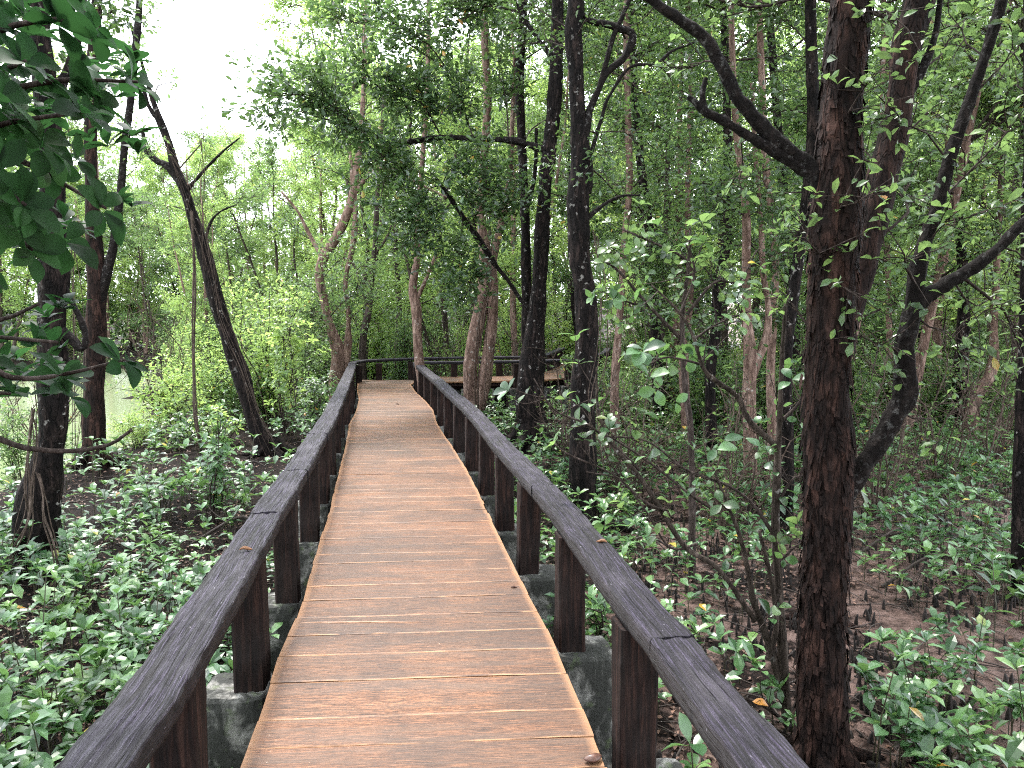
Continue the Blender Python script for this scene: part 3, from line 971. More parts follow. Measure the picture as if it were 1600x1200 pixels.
tree('mangrove_tree', 'dark furrowed straight tree just right of the boardwalk bend with tangled bare branches', 'bark_dark',
    [(912, 815, 50), (911, 700, 42), (911, 600, 40), (916, 520, 38), (912, 450, 37), (906, 400, 36), (904, 320, 35), (906, 250, 31), (903, 180, 29), (900, 110, 27), (896, 50, 26), (900, 0, 25), (900, -150, 22), (905, -400, 12)],
    [[(912, 300, 22), (920, 262, 17), (915, 222, 15), (921, 175, 13), (935, 140, 12), (950, 112, 11), (975, 90, 10), (988, 62, 10), (985, 50, 10), (972, 45, 9), (945, 37, 8), (922, 32, 8), (900, 10, 6), (880, -20, 5)],
     [(936, 138, 10), (948, 95, 8), (958, 58, 7), (975, 20, 6), (990, -20, 5)], [(924, 240, 9), (938, 190, 7), (952, 150, 6), (985, 105, 5), (1025, 100, 5), (1050, 80, 4), (1085, 66, 3)],
     [(908, 350, 12), (930, 330, 7), (965, 308, 5), (1000, 305, 3)]],
    8.3, 'leaf_dark',
    [(975, 45, 1040, 10, 0), (950, 112, 1010, 150, .3), (900, 110, 850, 40, .5), (900, 60, 960, -20, -.5), (920, 260, 980, 330, .5, .7), (904, 320, 860, 240, .3, .6), (905, 400, 990, 420, .4, .8), (1025, 100, 1080, 160, .4), (896, 50, 800, -10, .3), (900, 200, 1000, 230, .6, .8), (908, 250, 960, 240, -.3)],
    sides=32, step=.06, rough=.28, size=.065, seed=8, ntw=14, nl=14, tl=.45, spread=.05, crown=(18, 5.5, 9, 2))

tree('mangrove_tree', 'black trunked tree right of the bend whose long low branch reaches left over the boardwalk', 'bark_dark',
    [(832, 690, 60), (830, 620, 48), (832, 560, 42), (838, 500, 30), (842, 440, 26), (846, 370, 25), (850, 300, 24), (858, 230, 24), (866, 160, 22), (870, 90, 22), (872, 0, 20), (870, -150, 16), (865, -400, 9)],
    [[(862, 250, 14), (850, 236, 13), (825, 225, 12), (795, 219, 10), (740, 217, 9), (690, 215, 9), (640, 222, 8), (612, 228, 8), (585, 212, 6), (560, 200, 5), (530, 180, 3)],
     [(838, 500, 8), (815, 470, 7), (795, 440, 6.5), (775, 415, 7.5), (747, 372, 8), (725, 342, 8), (707, 314, 7), (690, 290, 5), (675, 270, 4)],
     [(869, 100, 10), (840, 60, 8), (815, 20, 7), (800, -20, 6)]],
    13.0, 'leaf_dark',
    [(612, 228, 520, 160, -1.5), (585, 212, 420, 150, -2, 1.6), (640, 222, 600, 120, -1), (690, 215, 640, 110, -.6, 1.3), (740, 217, 700, 110, .3, 1.3), (795, 219, 780, 100, .5, 1.2), (690, 215, 560, 90, -1, 1.4), (740, 217, 760, 330, -.6), (690, 290, 610, 260, -.5, 1.4), (690, 290, 640, 330, -.8, 1.4), (707, 314, 640, 400, -1, 1.4), (725, 342, 700, 430, -.8, 1.2), (747, 372, 760, 290, -.8, 1.2), (640, 222, 570, 260, -1, 1.0), (690, 290, 740, 250, -.8), (725, 342, 800, 330, -.5), (775, 415, 730, 460, -.6), (870, 90, 940, 20, 1), (815, 20, 720, 10, 0, 1.4), (815, 20, 650, 30, 0, 1.5), (640, 222, 700, 160, 0), (850, 300, 920, 330, 1), (612, 228, 590, 330, -.6, .9),
     (560, 200, 470, 130, -1.5, 1.2), (560, 200, 400, 190, -1.5, 1.1), (700, 110, 590, 20, -.5, 1.6), (700, 110, 520, 30, 0, 1.6)],
    sides=24, step=.1, rough=.3, size=.11, seed=10, ntw=20, nl=22, tl=.75, spread=.07, crown=(16, 6, 10, 2.6))

tree('mangrove_tree', 'thin dark tree just left of the black trunked tree', 'bark_dark',
    [(822, 660, 20), (824, 560, 18), (823, 450, 17), (820, 330, 16), (816, 230, 15), (812, 120, 15), (818, 0, 14), (815, -250, 9)], [[(820, 330, 10), (835, 280, 7), (838, 200, 5)]],
    14.5, 'leaf_dark', [(820, 330, 780, 260, .5), (812, 120, 760, 60, .6), (816, 230, 880, 180, 1), (812, 120, 860, 40, .5), (818, 50, 760, -20, .3)], sides=14, step=.15, size=.08, seed=12, ntw=14, nl=14, tl=.6, spread=.08, crown=(10, 6, 10, 2))

tree('pale_tree', 'pinkish smooth barked tree with two stems rising behind the right handrail', 'bark_pale',
    [(738, 670, 34), (737, 615, 28), (735, 575, 26), (740, 535, 25), (750, 490, 24), (755, 440, 21), (756, 390, 20), (752, 330, 16), (757, 240, 15), (762, 150, 14), (757, 60, 13), (758, -30, 12), (760, -250, 8)],
    [[(748, 640, 22), (757, 590, 22), (764, 545, 19), (769, 500, 17), (771, 450, 16), (770, 410, 15), (778, 370, 12), (790, 320, 10), (797, 270, 9), (800, 200, 7), (805, 80, 6)]],
    15.0, 'leaf_mid', [(752, 330, 700, 280, 1), (757, 240, 800, 180, 1), (762, 150, 720, 80, 1), (797, 270, 830, 220, 1), (757, 60, 800, 10, 1)], sides=20, step=.12, rough=.12, size=.08, seed=14, ntw=14, nl=16, tl=.6, spread=.08, nscale=3, crown=(10, 6, 11, 2))

tree('pale_tree', 'single pinkish curved tree standing in the corner of the boardwalk bend', 'bark_pale',
    [(662, 660, 22), (660, 600, 18), (655, 565, 17), (652, 525, 16), (650, 480, 19), (645, 450, 15), (652, 400, 11), (652, 345, 11), (660, 250, 9), (668, 120, 8), (670, -100, 5)], [[(650, 470, 8), (664, 440, 6), (680, 400, 4)]],
    15.3, 'leaf_mid', [(652, 400, 610, 350, 1), (652, 345, 700, 300, 1), (660, 250, 620, 190, 1)], sides=16, step=.12, rough=.12, size=.08, seed=16, ntw=12, nl=14, tl=.6, spread=.08, nscale=3)

tree('pale_tree', 'gnarled reddish tree with a twisted leaning stem left of the bend', 'bark_pale',
    [(528, 640, 34), (528, 590, 30), (530, 560, 27), (522, 530, 20), (513, 500, 16), (505, 465, 14), (499, 430, 16), (507, 400, 17), (523, 375, 17), (538, 345, 16), (550, 310, 14), (556, 270, 12), (565, 200, 10), (570, 80, 8), (572, -80, 5)],
    [[(540, 575, 14), (545, 500, 8), (540, 440, 6), (552, 380, 9), (555, 330, 9), (552, 290, 7), (545, 220, 5)], [(505, 405, 8), (480, 360, 5), (465, 330, 4), (440, 300, 3)], [(556, 300, 7), (580, 270, 6), (610, 265, 5), (660, 290, 4), (700, 310, 3)]],
    16.8, 'leaf_mid', [(556, 270, 500, 200, 1, 1), (550, 310, 600, 330, .5, .8), (505, 400, 450, 340, .5, 1.2), (465, 330, 400, 290, .5, 1.2), (545, 220, 500, 130, .5, 1), (552, 290, 470, 260, -.3, 1), (540, 440, 580, 400, .4), (565, 200, 620, 120, 0, 1), (502, 465, 450, 430, .6, .8), (512, 500, 560, 450, -.8, 1.6), (505, 470, 480, 520, -.8, 1.4), (520, 530, 470, 480, -.6, 1.2), (545, 500, 600, 460, -.5, 1.2), (502, 465, 540, 400, -.8, 1.2)],
    sides=18, step=.12, rough=.2, size=.09, seed=18, ntw=16, nl=16, tl=.7, spread=.09, nscale=4)

tree('mangrove_tree', 'thin lichen spotted dark tree behind the left corner of the bend', 'bark_grey',
    [(566, 600, 14), (566, 550, 13), (568, 520, 12), (577, 480, 11), (580, 430, 10), (586, 380, 9), (590, 300, 8), (600, 150, 6)], [[(575, 480, 7), (560, 430, 5), (545, 400, 4)], [(584, 400, 5), (605, 370, 4), (615, 340, 3)]],
    18.6, 'leaf_mid', [(586, 380, 620, 320, 1), (590, 300, 540, 250, 1), (590, 300, 640, 260, 1), (580, 430, 610, 400, .4, .6)], sides=12, size=.08, seed=20, ntw=12, nl=16, tl=.7, spread=.1)

tree('mangrove_tree', 'dark vine wrapped tree leaning left beyond the left handrail', 'bark_dark',
    [(428, 722, 36), (412, 690, 32), (396, 655, 28), (384, 615, 29), (375, 580, 28), (362, 545, 27), (348, 505, 25), (336, 460, 24), (324, 415, 23), (313, 375, 21), (300, 335, 19), (288, 298, 17), (276, 268, 15), (267, 235, 12), (255, 200, 11), (240, 160, 8), (225, 110, 6), (205, 40, 5)],
    [[(285, 292, 14), (264, 262, 10), (243, 250, 8), (230, 235, 7), (222, 200, 5)], [(270, 255, 10), (262, 225, 8), (248, 190, 8), (232, 165, 6), (222, 130, 4)], [(290, 300, 6), (320, 265, 4), (350, 235, 3), (375, 215, 2)], [(318, 392, 8), (328, 350, 5), (345, 330, 3), (370, 320, 2)]],
    12.2, 'leaf_mid', [(276, 268, 330, 200, 1, .35), (240, 160, 280, 120, 1, .35), (243, 250, 200, 200, .5, .5), (336, 460, 380, 420, .5, .6), (300, 335, 250, 330, .5, .5), (324, 415, 290, 400, .3, .4), (370, 320, 400, 300, .3, .5), (225, 110, 190, 60, 0, .6)],
    sides=24, step=.08, rough=.3, size=.08, seed=22, ntw=14, nl=12, tl=.5, spread=.08)

tree('mangrove_tree', 'thick black tree at the left edge with bent base and hanging roots', 'bark_dark',
    [(66, 925, 50), (64, 880, 60), (60, 830, 72), (60, 780, 62), (72, 730, 50), (82, 680, 44), (84, 630, 43), (81, 570, 43), (80, 510, 44), (82, 460, 43), (84, 410, 42), (83, 340, 40), (80, 250, 38), (72, 150, 36), (62, 60, 34), (55, -20, 32), (40, -250, 26), (30, -600, 12)],
    [[(86, 510, 18), (112, 530, 14), (128, 545, 12), (134, 520, 9), (112, 470, 7), (100, 440, 5)], [(75, 180, 18), (105, 110, 13), (125, 50, 12), (130, -20, 10)]],
    6.6, 'leaf_dark', [(80, 250, 20, 200, .3), (72, 150, 130, 100, .5), (62, 60, 10, 20, .4), (125, 50, 190, 20, .5), (83, 340, 20, 320, .4), (125, 20, 190, -40, .4), (62, 60, 110, -20, .6)],
    sides=36, step=.05, rough=.26, size=.075, seed=24, ntw=14, nl=12, tl=.35, spread=.05, nscale=8, crown=(12, 4.5, 7.5, 1.6))

tree('mangrove_tree', 'reddish brown forked tree beside the water second from the left edge', 'bark_brown',
    [(150, 745, 48), (148, 700, 36), (147, 640, 35), (148, 570, 33), (150, 500, 31), (151, 450, 30), (148, 400, 28), (145, 330, 22), (141, 250, 20), (142, 180, 19), (144, 120, 19), (148, 50, 18), (152, -20, 16), (150, -200, 10)],
    [[(155, 470, 20), (166, 430, 17), (176, 390, 14), (184, 340, 13), (190, 280, 12), (196, 220, 11), (205, 150, 10), (212, 70, 10), (218, 0, 9), (222, -120, 6)]],
    10.9, 'leaf_mid', [(190, 280, 235, 230, .4), (141, 250, 110, 180, .4), (205, 150, 180, 80, .5), (212, 70, 240, 10, .5, .6), (144, 120, 170, 40, .5), (176, 390, 215, 350, .3), (145, 330, 180, 280, .4), (218, 0, 170, -30, .4)],
    sides=28, step=.07, rough=.2, size=.07, seed=26, ntw=14, nl=12, tl=.45, spread=.06, crown=(8, 5.5, 8.5, 1.3))

tree('mangrove_tree', 'dark trunk at the extreme right edge standing in the mud', 'bark_dark',
    [(1600, 960, 36), (1598, 850, 32), (1597, 760, 28), (1600, 650, 27), (1606, 500, 25), (1610, 350, 24), (1612, 150, 22), (1610, -100, 18)], [], 6.2, 'leaf_mid',
    [(1606, 500, 1560, 430, .4), (1610, 350, 1560, 280, .5), (1612, 150, 1540, 100, .5), (1610, 60, 1560, -10, .5)], sides=20, step=.1, rough=.25, size=.07, seed=28, ntw=12, nl=12, tl=.45, spread=.06)

mids = [('pale_tree', 'pale pinkish straight tree left of the slim dark tree in the middle distance', 'bark_pale', [(962, 680, 18), (960, 620, 16), (963, 560, 15), (968, 500, 13), (972, 440, 12), (975, 380, 11), (983, 300, 11), (982, 200, 12), (980, 120, 11), (978, 0, 10), (975, -150, 7)], 12.5),
    ('pale_tree', 'tan mottled tree between the two slim trees in the middle distance', 'bark_pale', [(1075, 690, 20), (1070, 620, 18), (1068, 560, 17), (1074, 500, 16), (1078, 430, 13), (1075, 350, 11), (1076, 230, 11), (1080, 150, 9), (1075, 0, 8)], 13.0),
    ('mangrove_tree', 'dark white spotted slim tree in the middle distance', 'bark_dark', [(1112, 700, 20), (1110, 640, 18), (1110, 580, 18), (1118, 520, 17), (1122, 450, 15), (1135, 380, 15), (1138, 300, 16), (1137, 230, 14), (1135, 150, 12), (1130, 0, 11)], 12.0),
    ('pale_tree', 'broad tan forked tree left of the large flaky tree', 'bark_pale', [(1172, 760, 26), (1172, 690, 24), (1170, 620, 24), (1172, 560, 24), (1168, 500, 15), (1166, 420, 15), (1166, 340, 15), (1160, 280, 13), (1150, 200, 12), (1145, 100, 10), (1140, -60, 8)], 9.6),
    ('pale_tree', 'slender tan tree hard by the left side of the large flaky tree', 'bark_pale', [(1208, 740, 18), (1206, 660, 16), (1204, 580, 15), (1208, 500, 14), (1212, 420, 13), (1205, 330, 12), (1196, 250, 12), (1190, 120, 11), (1186, 0, 10)], 10.4),
    ('mangrove_tree', 'dark knobbly tree touching the left side of the large flaky tree', 'bark_dark', [(1228, 800, 24), (1230, 700, 22), (1228, 600, 20), (1232, 520, 18), (1262, 300, 18), (1270, 180, 18), (1268, 80, 18), (1266, -40, 16)], 8.4),
    ('pale_tree', 'russet leaning tree deep in the forest at far right', 'bark_pale', [(1518, 655, 24), (1525, 620, 22), (1545, 590, 20), (1553, 560, 17), (1552, 510, 14), (1556, 450, 12), (1560, 350, 11), (1570, 200, 9)], 13.5),
    ('mangrove_tree', 'blackish trunk just left of the russet leaning tree', 'bark_dark', [(1500, 650, 24), (1500, 600, 22), (1503, 540, 20), (1506, 450, 17), (1500, 350, 15), (1510, 200, 12), (1512, 0, 10)], 14.0),
    ('pale_tree', 'tan trunk seen through the crook of the black curving limb', 'bark_pale', [(1392, 640, 12), (1390, 560, 11), (1388, 450, 10), (1385, 300, 9), (1388, 100, 8), (1390, -60, 7)], 15.0),
    ('mangrove_tree', 'stout dark tree right of the furrowed straight tree', 'bark_grey', [(945, 700, 12), (1012, 640, 6), (1030, 560, 10), (1035, 480, 10), (1040, 380, 9), (1043, 250, 8), (1045, 100, 7), (1046, -50, 6)][1:], 15.5)]
for k, (nm, lab, bk, tr, Yv) in enumerate(mids):
    rg = np.random.default_rng(100 + k)
    bo = []
    for q in tr[2:]:
        if q[1] < 520:
            for s in range(2):
                sx = rg.choice([-1, 1]); bo.append((q[0], q[1], q[0] + sx * rg.uniform(40, 110), q[1] - rg.uniform(-20, 90), rg.uniform(-.8, .8), .9))
    lim = [[(1176, 590, 14), (1186, 555, 15), (1198, 525, 13), (1200, 480, 9), (1192, 420, 8), (1188, 330, 7), (1180, 240, 7), (1175, 130, 6)]] if 'broad tan forked' in lab else []
    tree(nm, lab, bk, tr, lim, Yv, ['leaf_mid', 'leaf_dark'][k % 2], bo, sides=18, step=.12, rough=.16, size=.085, seed=200 + k, ntw=14, nl=20, tl=.5, spread=.08, nscale=4, crown=(10, 5, 9, 1.8))

# ------------------------------------------------------------------ forest beyond: slender trees, copies with their parts
def bg_tree_variant(seed, H, bark, leaf, z0, rad, nb, pale=False):
    rng = np.random.default_rng(seed)
    root = thing('slender_tree', 'x', 'tree', (0, 0, 0))
    b = Buf(); wood = Buf(); fol = Foliage()
    stems = 1 if rng.random() < .5 else 2
    allP = []
    for s in range(stems):
        P = [np.array([0, 0, -.35])]; x = np.array([0., 0., 0.]); dx = rng.normal(0, .06, 2) + (s * .16)
        nseg = 9
        for i in range(nseg):
            x = x + np.array([dx[0] + rng.normal(0, .09), dx[1] + rng.normal(0, .09), H / nseg]); P.append(x.copy())
        r0 = rng.uniform(.06, .10) * H / 11
        R = [r0 * 1.5] + list(np.linspace(r0, r0 * .18, nseg))
        tube(b, P, R, 10, .35, .2, 3)
        Pf, _ = resample(P, R, .25); allP.append(Pf)
    for i in range(nb):
        Pf = allP[rng.integers(stems)]
        z = z0 + (H - z0) * rng.random() ** .85
        b0 = Pf[np.argmin(abs(Pf[:, 2] - z))]
        a = rng.uniform(0, 6.28); rr = rad * (1.1 - .5 * (z / H)) * rng.uniform(.45, 1.1)
        d = np.array([math.cos(a), math.sin(a), rng.uniform(0, .9)])
        bough(wood, fol, b0, b0 + d * rr, .02, rng, 13, 28, .098, .55, .085, step=.5)
    part('trunk', b, bark, root); part('twigs', wood, M['twig'], root, stuff=True)
    part('foliage', fol.build(TPL0), leaf, root, smooth=False, stuff=True)
    return root
variants = [
    (bg_tree_variant(301, 12, M['bark_pale'], M['leaf_mid'], 2.2, 2.0, 44), 12, 'pale barked'),
    (bg_tree_variant(302, 11, M['bark_grey'], M['leaf_bright'], 1.6, 2.2, 44), 11, 'bright leaved'),
    (bg_tree_variant(303, 13, M['bark_dark'], M['leaf_mid'], 2.6, 2.0, 46), 13, 'dark barked'),
    (bg_tree_variant(304, 12, M['bark_pale'], M['leaf_bright'], 1.4, 2.1, 46), 12, 'pale bright leaved'),
    (bg_tree_variant(305, 9, M['bark_grey'], M['leaf_mid'], .9, 2.0, 40), 9, 'low branching')]
used = [False] * len(variants)
def copy_tree(o, parent=None):
    c = o.copy(); COL.objects.link(c); c.parent = parent
    for ch in o.children: 
        d = ch.copy(); COL.objects.link(d); d.parent = c
    return c
def zone(px, Y):
    if px < 300: return ('across the water at left', 'slender trees across the water')
    if px < 540: return ('beyond the left handrail', 'slender trees left of the bend')
    if px < 900: return ('behind the boardwalk bend', 'slender trees behind the bend')
    return ('deep in the forest at right', 'slender trees in the forest at right')
rng = np.random.default_rng(77)
placed = []
label_later = []
tries = 0
def tree_ok(x, y):
    if near_deck(x, y, .9): return False
    if x < shoreX(np.array(y)) + .4 and y < 32.5: return False
    return True
def put_variant(vs, x, y, v, sc, rz):
    root, H, desc = vs[v][:3]
    if not vs[v][3][0]:
        o = root; vs[v][3][0] = True
    else: o = copy_tree(root)
    o.location = (x, y, gz1(x, y)); o.rotation_euler = (0, 0, rz); o.scale = (sc, sc, sc)
    return o
variants = [(*v, [False]) for v in variants]
while len(placed) < 116 and tries < 9000:
    tries += 1
    y = 10.5 + 36 * rng.random() ** .8
    x = rng.uniform(-.82, .82) * y
    px = 800 + FPX * x / y * .995
    if not tree_ok(x, y): continue
    if x < 0 and y < 19 and px > 240: 
        if px < 560: continue
    if 560 < px < 930 and y < 20: continue
    if 820 < px < 1250 and y < 13: continue
    md = 1.75 + y * .02
    if any((x - a) ** 2 + (y - b_) ** 2 < md * md for a, b_ in placed): continue
    v = int(rng.choice([0, 1, 2, 3, 4], p=[.26, .2, .2, .2, .14]))
    if px < 520: v = int(rng.choice([1, 3, 4]))
    sc = rng.uniform(.85, 1.25)
    H = variants[v][1]
    if 180 < px < 570:      # trees under the open sky are low
        top = rng.uniform(235, 310) if px < 400 else (rng.uniform(200, 290) if px < 500 else rng.uniform(60, 160))
        want = (1.6 + y * (480 - top) / 1200 + .8)
        sc = min(sc, want / H)
    o = put_variant(variants, x, y, v, sc, rng.uniform(0, 6.28))
    label_later.append((o, 'slender %s tree' % variants[v][2], 'slender trees in the forest, ' + variants[v][2], px, y))
    placed.append((x, y))
print('bg trees', len(placed), tries)

# dense far foliage mass closing the view
rng = np.random.default_rng(78)
fb = Foliage()
for k in range(1500):
    a = rng.uniform(-.75, .8); Y_ = rng.uniform(46, 54); x = math.sin(a) * Y_ * 1.05; yy = math.cos(a) * Y_
    pxx = 800 + FPX * x / yy
    topz = 12 if pxx > 500 else (5 + 3 * rng.random() if pxx > 180 else 14)
    zc = rng.uniform(-.5, topz * (1 if rng.random() < .8 else .6))
    n = 60
    c = np.array([x, yy, zc])
    p = c + rng.normal(0, 1, (n, 3)) * [1.1, 1.1, .8]
    fb.p.append(p); fb.d.append(rng.normal(0, 1, (n, 3))); nn = rng.normal(0, .6, (n, 3)); nn[:, 2] += .7; fb.n.append(nn); fb.s.append(rng.uniform(.2, .42, n))
o = part('distant_woodland', fb.build(TPL0), M['leaf_mid'], None, False)
tag(o, 'dense green foliage of the far woodland behind the slender trees', 'woodland', kind='stuff')

# understorey shrubs
def shrub_variant(seed, H, leaf, rad, nst, nl, size, ntw=12):
    rng = np.random.default_rng(seed)
    root = thing('shrub', 'x', 'shrub', (0, 0, 0))
    wood, fol = Buf(), Foliage()
    for s in range(nst):
        a = rng.uniform(0, 6.28); r = rad * rng.uniform(.15, 1)
        top = np.array([math.cos(a) * r, math.sin(a) * r, H * rng.uniform(.5, 1)])
        base = np.array([math.cos(a) * .12, math.sin(a) * .12, -.15])
        bough(wood, fol, base, top, .014, rng, ntw, nl, size, .4, .07, ros=False, start=.2)
    part('stems', wood, M['twig'], root, stuff=True)
    part('foliage', fol.build(TPL0), leaf, root, smooth=False, stuff=True)
    return root
sv = [(shrub_variant(401, 2.4, M['leaf_bright'], .9, 12, 22, .08), 2.4, 'bright leafy shrub', [False]),
      (shrub_variant(402, 1.6, M['leaf_mid'], .8, 11, 22, .08), 1.6, 'low green shrub', [False]),
      (shrub_variant(403, 3.2, M['leaf_mid'], 1.0, 14, 22, .085), 3.2, 'tall green shrub', [False]),
      (shrub_variant(404, 1.1, M['leaf_bright'], .8, 12, 18, .07), 1.1, 'knee high bright shrub', [False])]
rng = np.random.default_rng(79)
sp_ = []
tries = 0
while len(sp_) < 130 and tries < 9000:
    tries += 1
    y = 10 + 26 * rng.random() ** 1.1; x = rng.uniform(-.75, .75) * y
    px = 800 + FPX * x / y
    if near_deck(x, y, 1.0): continue
    if x < shoreX(np.array(y)) + .3 and y < 32: continue
    if px < 360 and y < 24: continue
    if px < 470 and y < 15: continue
    if any((x - a) ** 2 + (y - b_) ** 2 < 1.2 for a, b_ in sp_): continue
    if px > 900 and y < 17: v = 1
    elif px > 900: v = int(rng.choice([1, 1, 2, 3]))
    else: v = int(rng.choice([0, 1, 2, 3], p=[.4, .15, .25, .2]))
    if px > 900 and y < 13: continue
    if 480 < px < 940 and y < 17: continue
    o = put_variant(sv, x, y, v, rng.uniform(.8, 1.25), rng.uniform(0, 6.28))
    label_later.append((o, sv[v][2], sv[v][2] + 's in the understorey', px, y))
    sp_.append((x, y))

MARKS = [(-150, 'the left edge of the view'), (75, 'the thick black tree at left'), (150, 'the forked reddish tree at left'), (260, 'the bare sky gap'), (360, 'the dark leaning tree'), (450, 'the bright bush by the handrail'), (530, 'the gnarled twisted tree'), (578, 'the lichen spotted tree'), (652, 'the curved tree in the bend'), (755, 'the two stemmed pink tree'), (845, 'the black long limbed tree'), (910, 'the furrowed straight tree'), (965, 'the pale straight tree'), (1070, 'the tan mottled tree'), (1118, 'the white spotted slim tree'), (1172, 'the broad forked tan tree'), (1290, 'the large flaky tree'), (1390, 'the leaning brown tree'), (1440, 'the black curving limb'), (1530, 'the russet leaning tree'), (1600, 'the trunk at the right edge')]
ORD = ['nearest', 'second nearest', 'third nearest', 'fourth nearest', 'fifth nearest', 'sixth nearest', 'seventh nearest', 'eighth nearest', 'ninth nearest', 'tenth nearest', 'eleventh nearest', 'twelfth nearest']
bucket = {}
for o, desc, grp, px, y in label_later:
    mx, mn = min(MARKS, key=lambda m: abs(m[0] - px))
    bucket.setdefault((desc, mn, 'left' if px < mx else 'right'), []).append((y, o, grp))
for (desc, mn, side), L in bucket.items():
    L.sort(key=lambda t: t[0])
    for k, (y, o, grp) in enumerate(L):
        o['label'] = ('%s behind %s, %s side' % (desc, mn, side)) if len(L) == 1 else ('%s %s behind %s, %s side' % (ORD[min(k, 11)], desc, mn, side))
        o['group'] = grp

# river bank thicket at left
rng = np.random.default_rng(91)
BANK = [(292, 640, 19, 0, .7, 'bright leafy shrub at the water edge beneath the sky gap'), (320, 640, 17, 0, .85, 'bright leafy shrub left of the dark leaning trunk'), (395, 640, 17.5, 2, .8, 'tall green shrub right behind the leaning trunk'), (335, 640, 21, 2, .9, 'tall green shrub far behind the leaning trunk'), (25, 700, 11.6, 1, .75, 'low green shrub behind the thick black tree'), (205, 715, 12.6, 3, .55, 'knee high bright shrub by the water right of the forked tree'), (290, 690, 14.5, 3, 1.2, 'knee high bright shrub on the bank left of the slim vine'), (375, 700, 15.0, 1, .8, 'low green shrub at the back of the leaning trunk base'), (420, 690, 16, 3, .8, 'bright shrub between leaning trunk and bright bush')]
for px_, py_, Y_, v_, sc_, lb_ in BANK:
    x_ = (px_ - 800) / FPX * Y_
    o = put_variant(sv, x_, Y_, v_, sc_, rng.uniform(0, 6.28)); o.location.z = max(o.location.z, -1.02)
    o['label'] = lb_; o['group'] = sv[v_][2] + 's in the understorey'
# bare twiggy bushes, pale tangled stems
for k, (px_, Y_, h_, lb_) in enumerate([(905, 10.5, 2.0, 'pale bare twiggy bush just behind the furrowed straight tree'), (990, 9.0, 1.6, 'pale bare twiggy bush right of the furrowed straight tree'), (1140, 8.0, 1.9, 'tangle of bare twigs left of the broad forked tree'), (1380, 8.5, 2.6, 'tangle of bare twigs behind the black curving limb'), (1480, 9.5, 2.2, 'grey bare bush right of the black curving limb'), (1555, 11, 2.4, 'grey bare bush at far right below the russet tree'), (700, 19.5, 2.6, 'pale bare bush between the corner tree and the pink two stemmed tree'), (800, 20, 2.8, 'pale bare bush behind the far handrail'), (240, 16, 3.0, 'pale leafless bush by the pond'), (470, 18, 3.0, 'grey bare bush left of the gnarled tree'), (60, 14, 2.6, 'leafless bush standing by the pond at left edge')]):
    rg = np.random.default_rng(950 + k)
    x_ = (px_ - 800) / FPX * Y_; z_ = max(gz1(x_, Y_), -1.02)
    rt = thing('bare_bush', lb_, 'bush', (x_, Y_, z_))
    wd = Buf(); fo = Foliage(); b0 = np.array([x_, Y_, z_ - .08])
    for s_ in range(11):
        a = rg.uniform(0, 6.28); r_ = rg.uniform(.2, 1) * h_ * .55
        bough(wd, fo if s_ % 3 == 0 else None, b0, b0 + [math.cos(a) * r_, math.sin(a) * r_, h_ * rg.uniform(.5, 1.05)], .013, rg, 13, 4, .07, .5, .08, sag=.15)
    part('stems', wd, M['vine'], rt, stuff=True)
    part('foliage', fo.build(TPL0), M['leaf_mid'], rt, False, stuff=True)
# unseen trees beside and behind the viewer, added to cut flat sky light
for k, (x_, y_, v_) in enumerate([(-3.2, -1.5, 2), (3.4, -1.0, 4), (-5.5, 1.2, 0), (5.6, 1.0, 2), (2.4, -4.5, 0), (-2.2, -5.5, 4), (0.6, -8, 2), (-6.5, -4.5, 1), (6.8, -4.5, 3), (4.2, 2.6, 0), (-4.4, -9, 0), (4.5, -9.5, 4), (8.6, 4.2, 2), (-9.5, 4.4, 3)]):
    o = put_variant(variants, x_, y_, v_, 1.05, k * 1.3)
    o['label'] = 'unseen slender tree beside or behind the viewer, added to block sky light'; o['group'] = 'unseen trees added around the near end of the boardwalk'

# individually placed shrubs
def sapling(name, label, px, pyb, pyt, Y, wpx, leaf, nst, seed, size=.1, nl=9, cat='shrub', ntw=10, tl=.22):
    rng = np.random.default_rng(seed)
    b0 = at(px, pyb, Y); base = np.array([b0[0], b0[1], gz1(b0[0], b0[1])])
    root = thing(name, label, cat, tuple(base))
    wood, fol = Buf(), Foliage()
    for s in range(nst):
        tx = px + rng.normal(0, wpx / 3); ty = pyt + (pyb - pyt) * rng.uniform(0, .35) * (s > 0)
        bough(wood, fol, base - [0, 0, .1], at(tx, ty, Y + rng.normal(0, .25)), .012, rng, ntw, nl, size, tl, .03, ros=True, start=.3, sag=0)
    part('stems', wood, M['twig'], root, stuff=True)
    part('foliage', fol.build(TPL1), M[leaf], root, False, stuff=True)
sapling('shrub', 'bright yellow green bush left of the handrail before the bend', 446, 700, 450, 14.0, 62, 'leaf_bright', 7, 501, .12, 9, ntw=13, tl=.3)
sapling('shrub', 'leafy bush at the foot of the leaning tree', 345, 725, 650, 12.8, 70, 'leaf_bright', 4, 502, .11)
sapling('sapling', 'slim upright sapling with whorled leaves left of the handrail', 335, 830, 655, 8.2, 45, 'leaf_seedling', 4, 503, .095, 9, 'sapling')
sapling('shrub', 'green bush between the leaning tree and left handrail', 485, 690, 575, 12.6, 50, 'leaf_mid', 8, 504, .1)
sapling('shrub', 'green shoots by the water right of the forked tree', 275, 730, 660, 12.4, 60, 'leaf_mid', 4, 505, .1)
sapling('sapling', 'small leafy sapling below the right handrail beside the mossy block', 945, 1030, 930, 4.9, 26, 'leaf_seedling', 2, 506, .085, 8, 'sapling', 6)

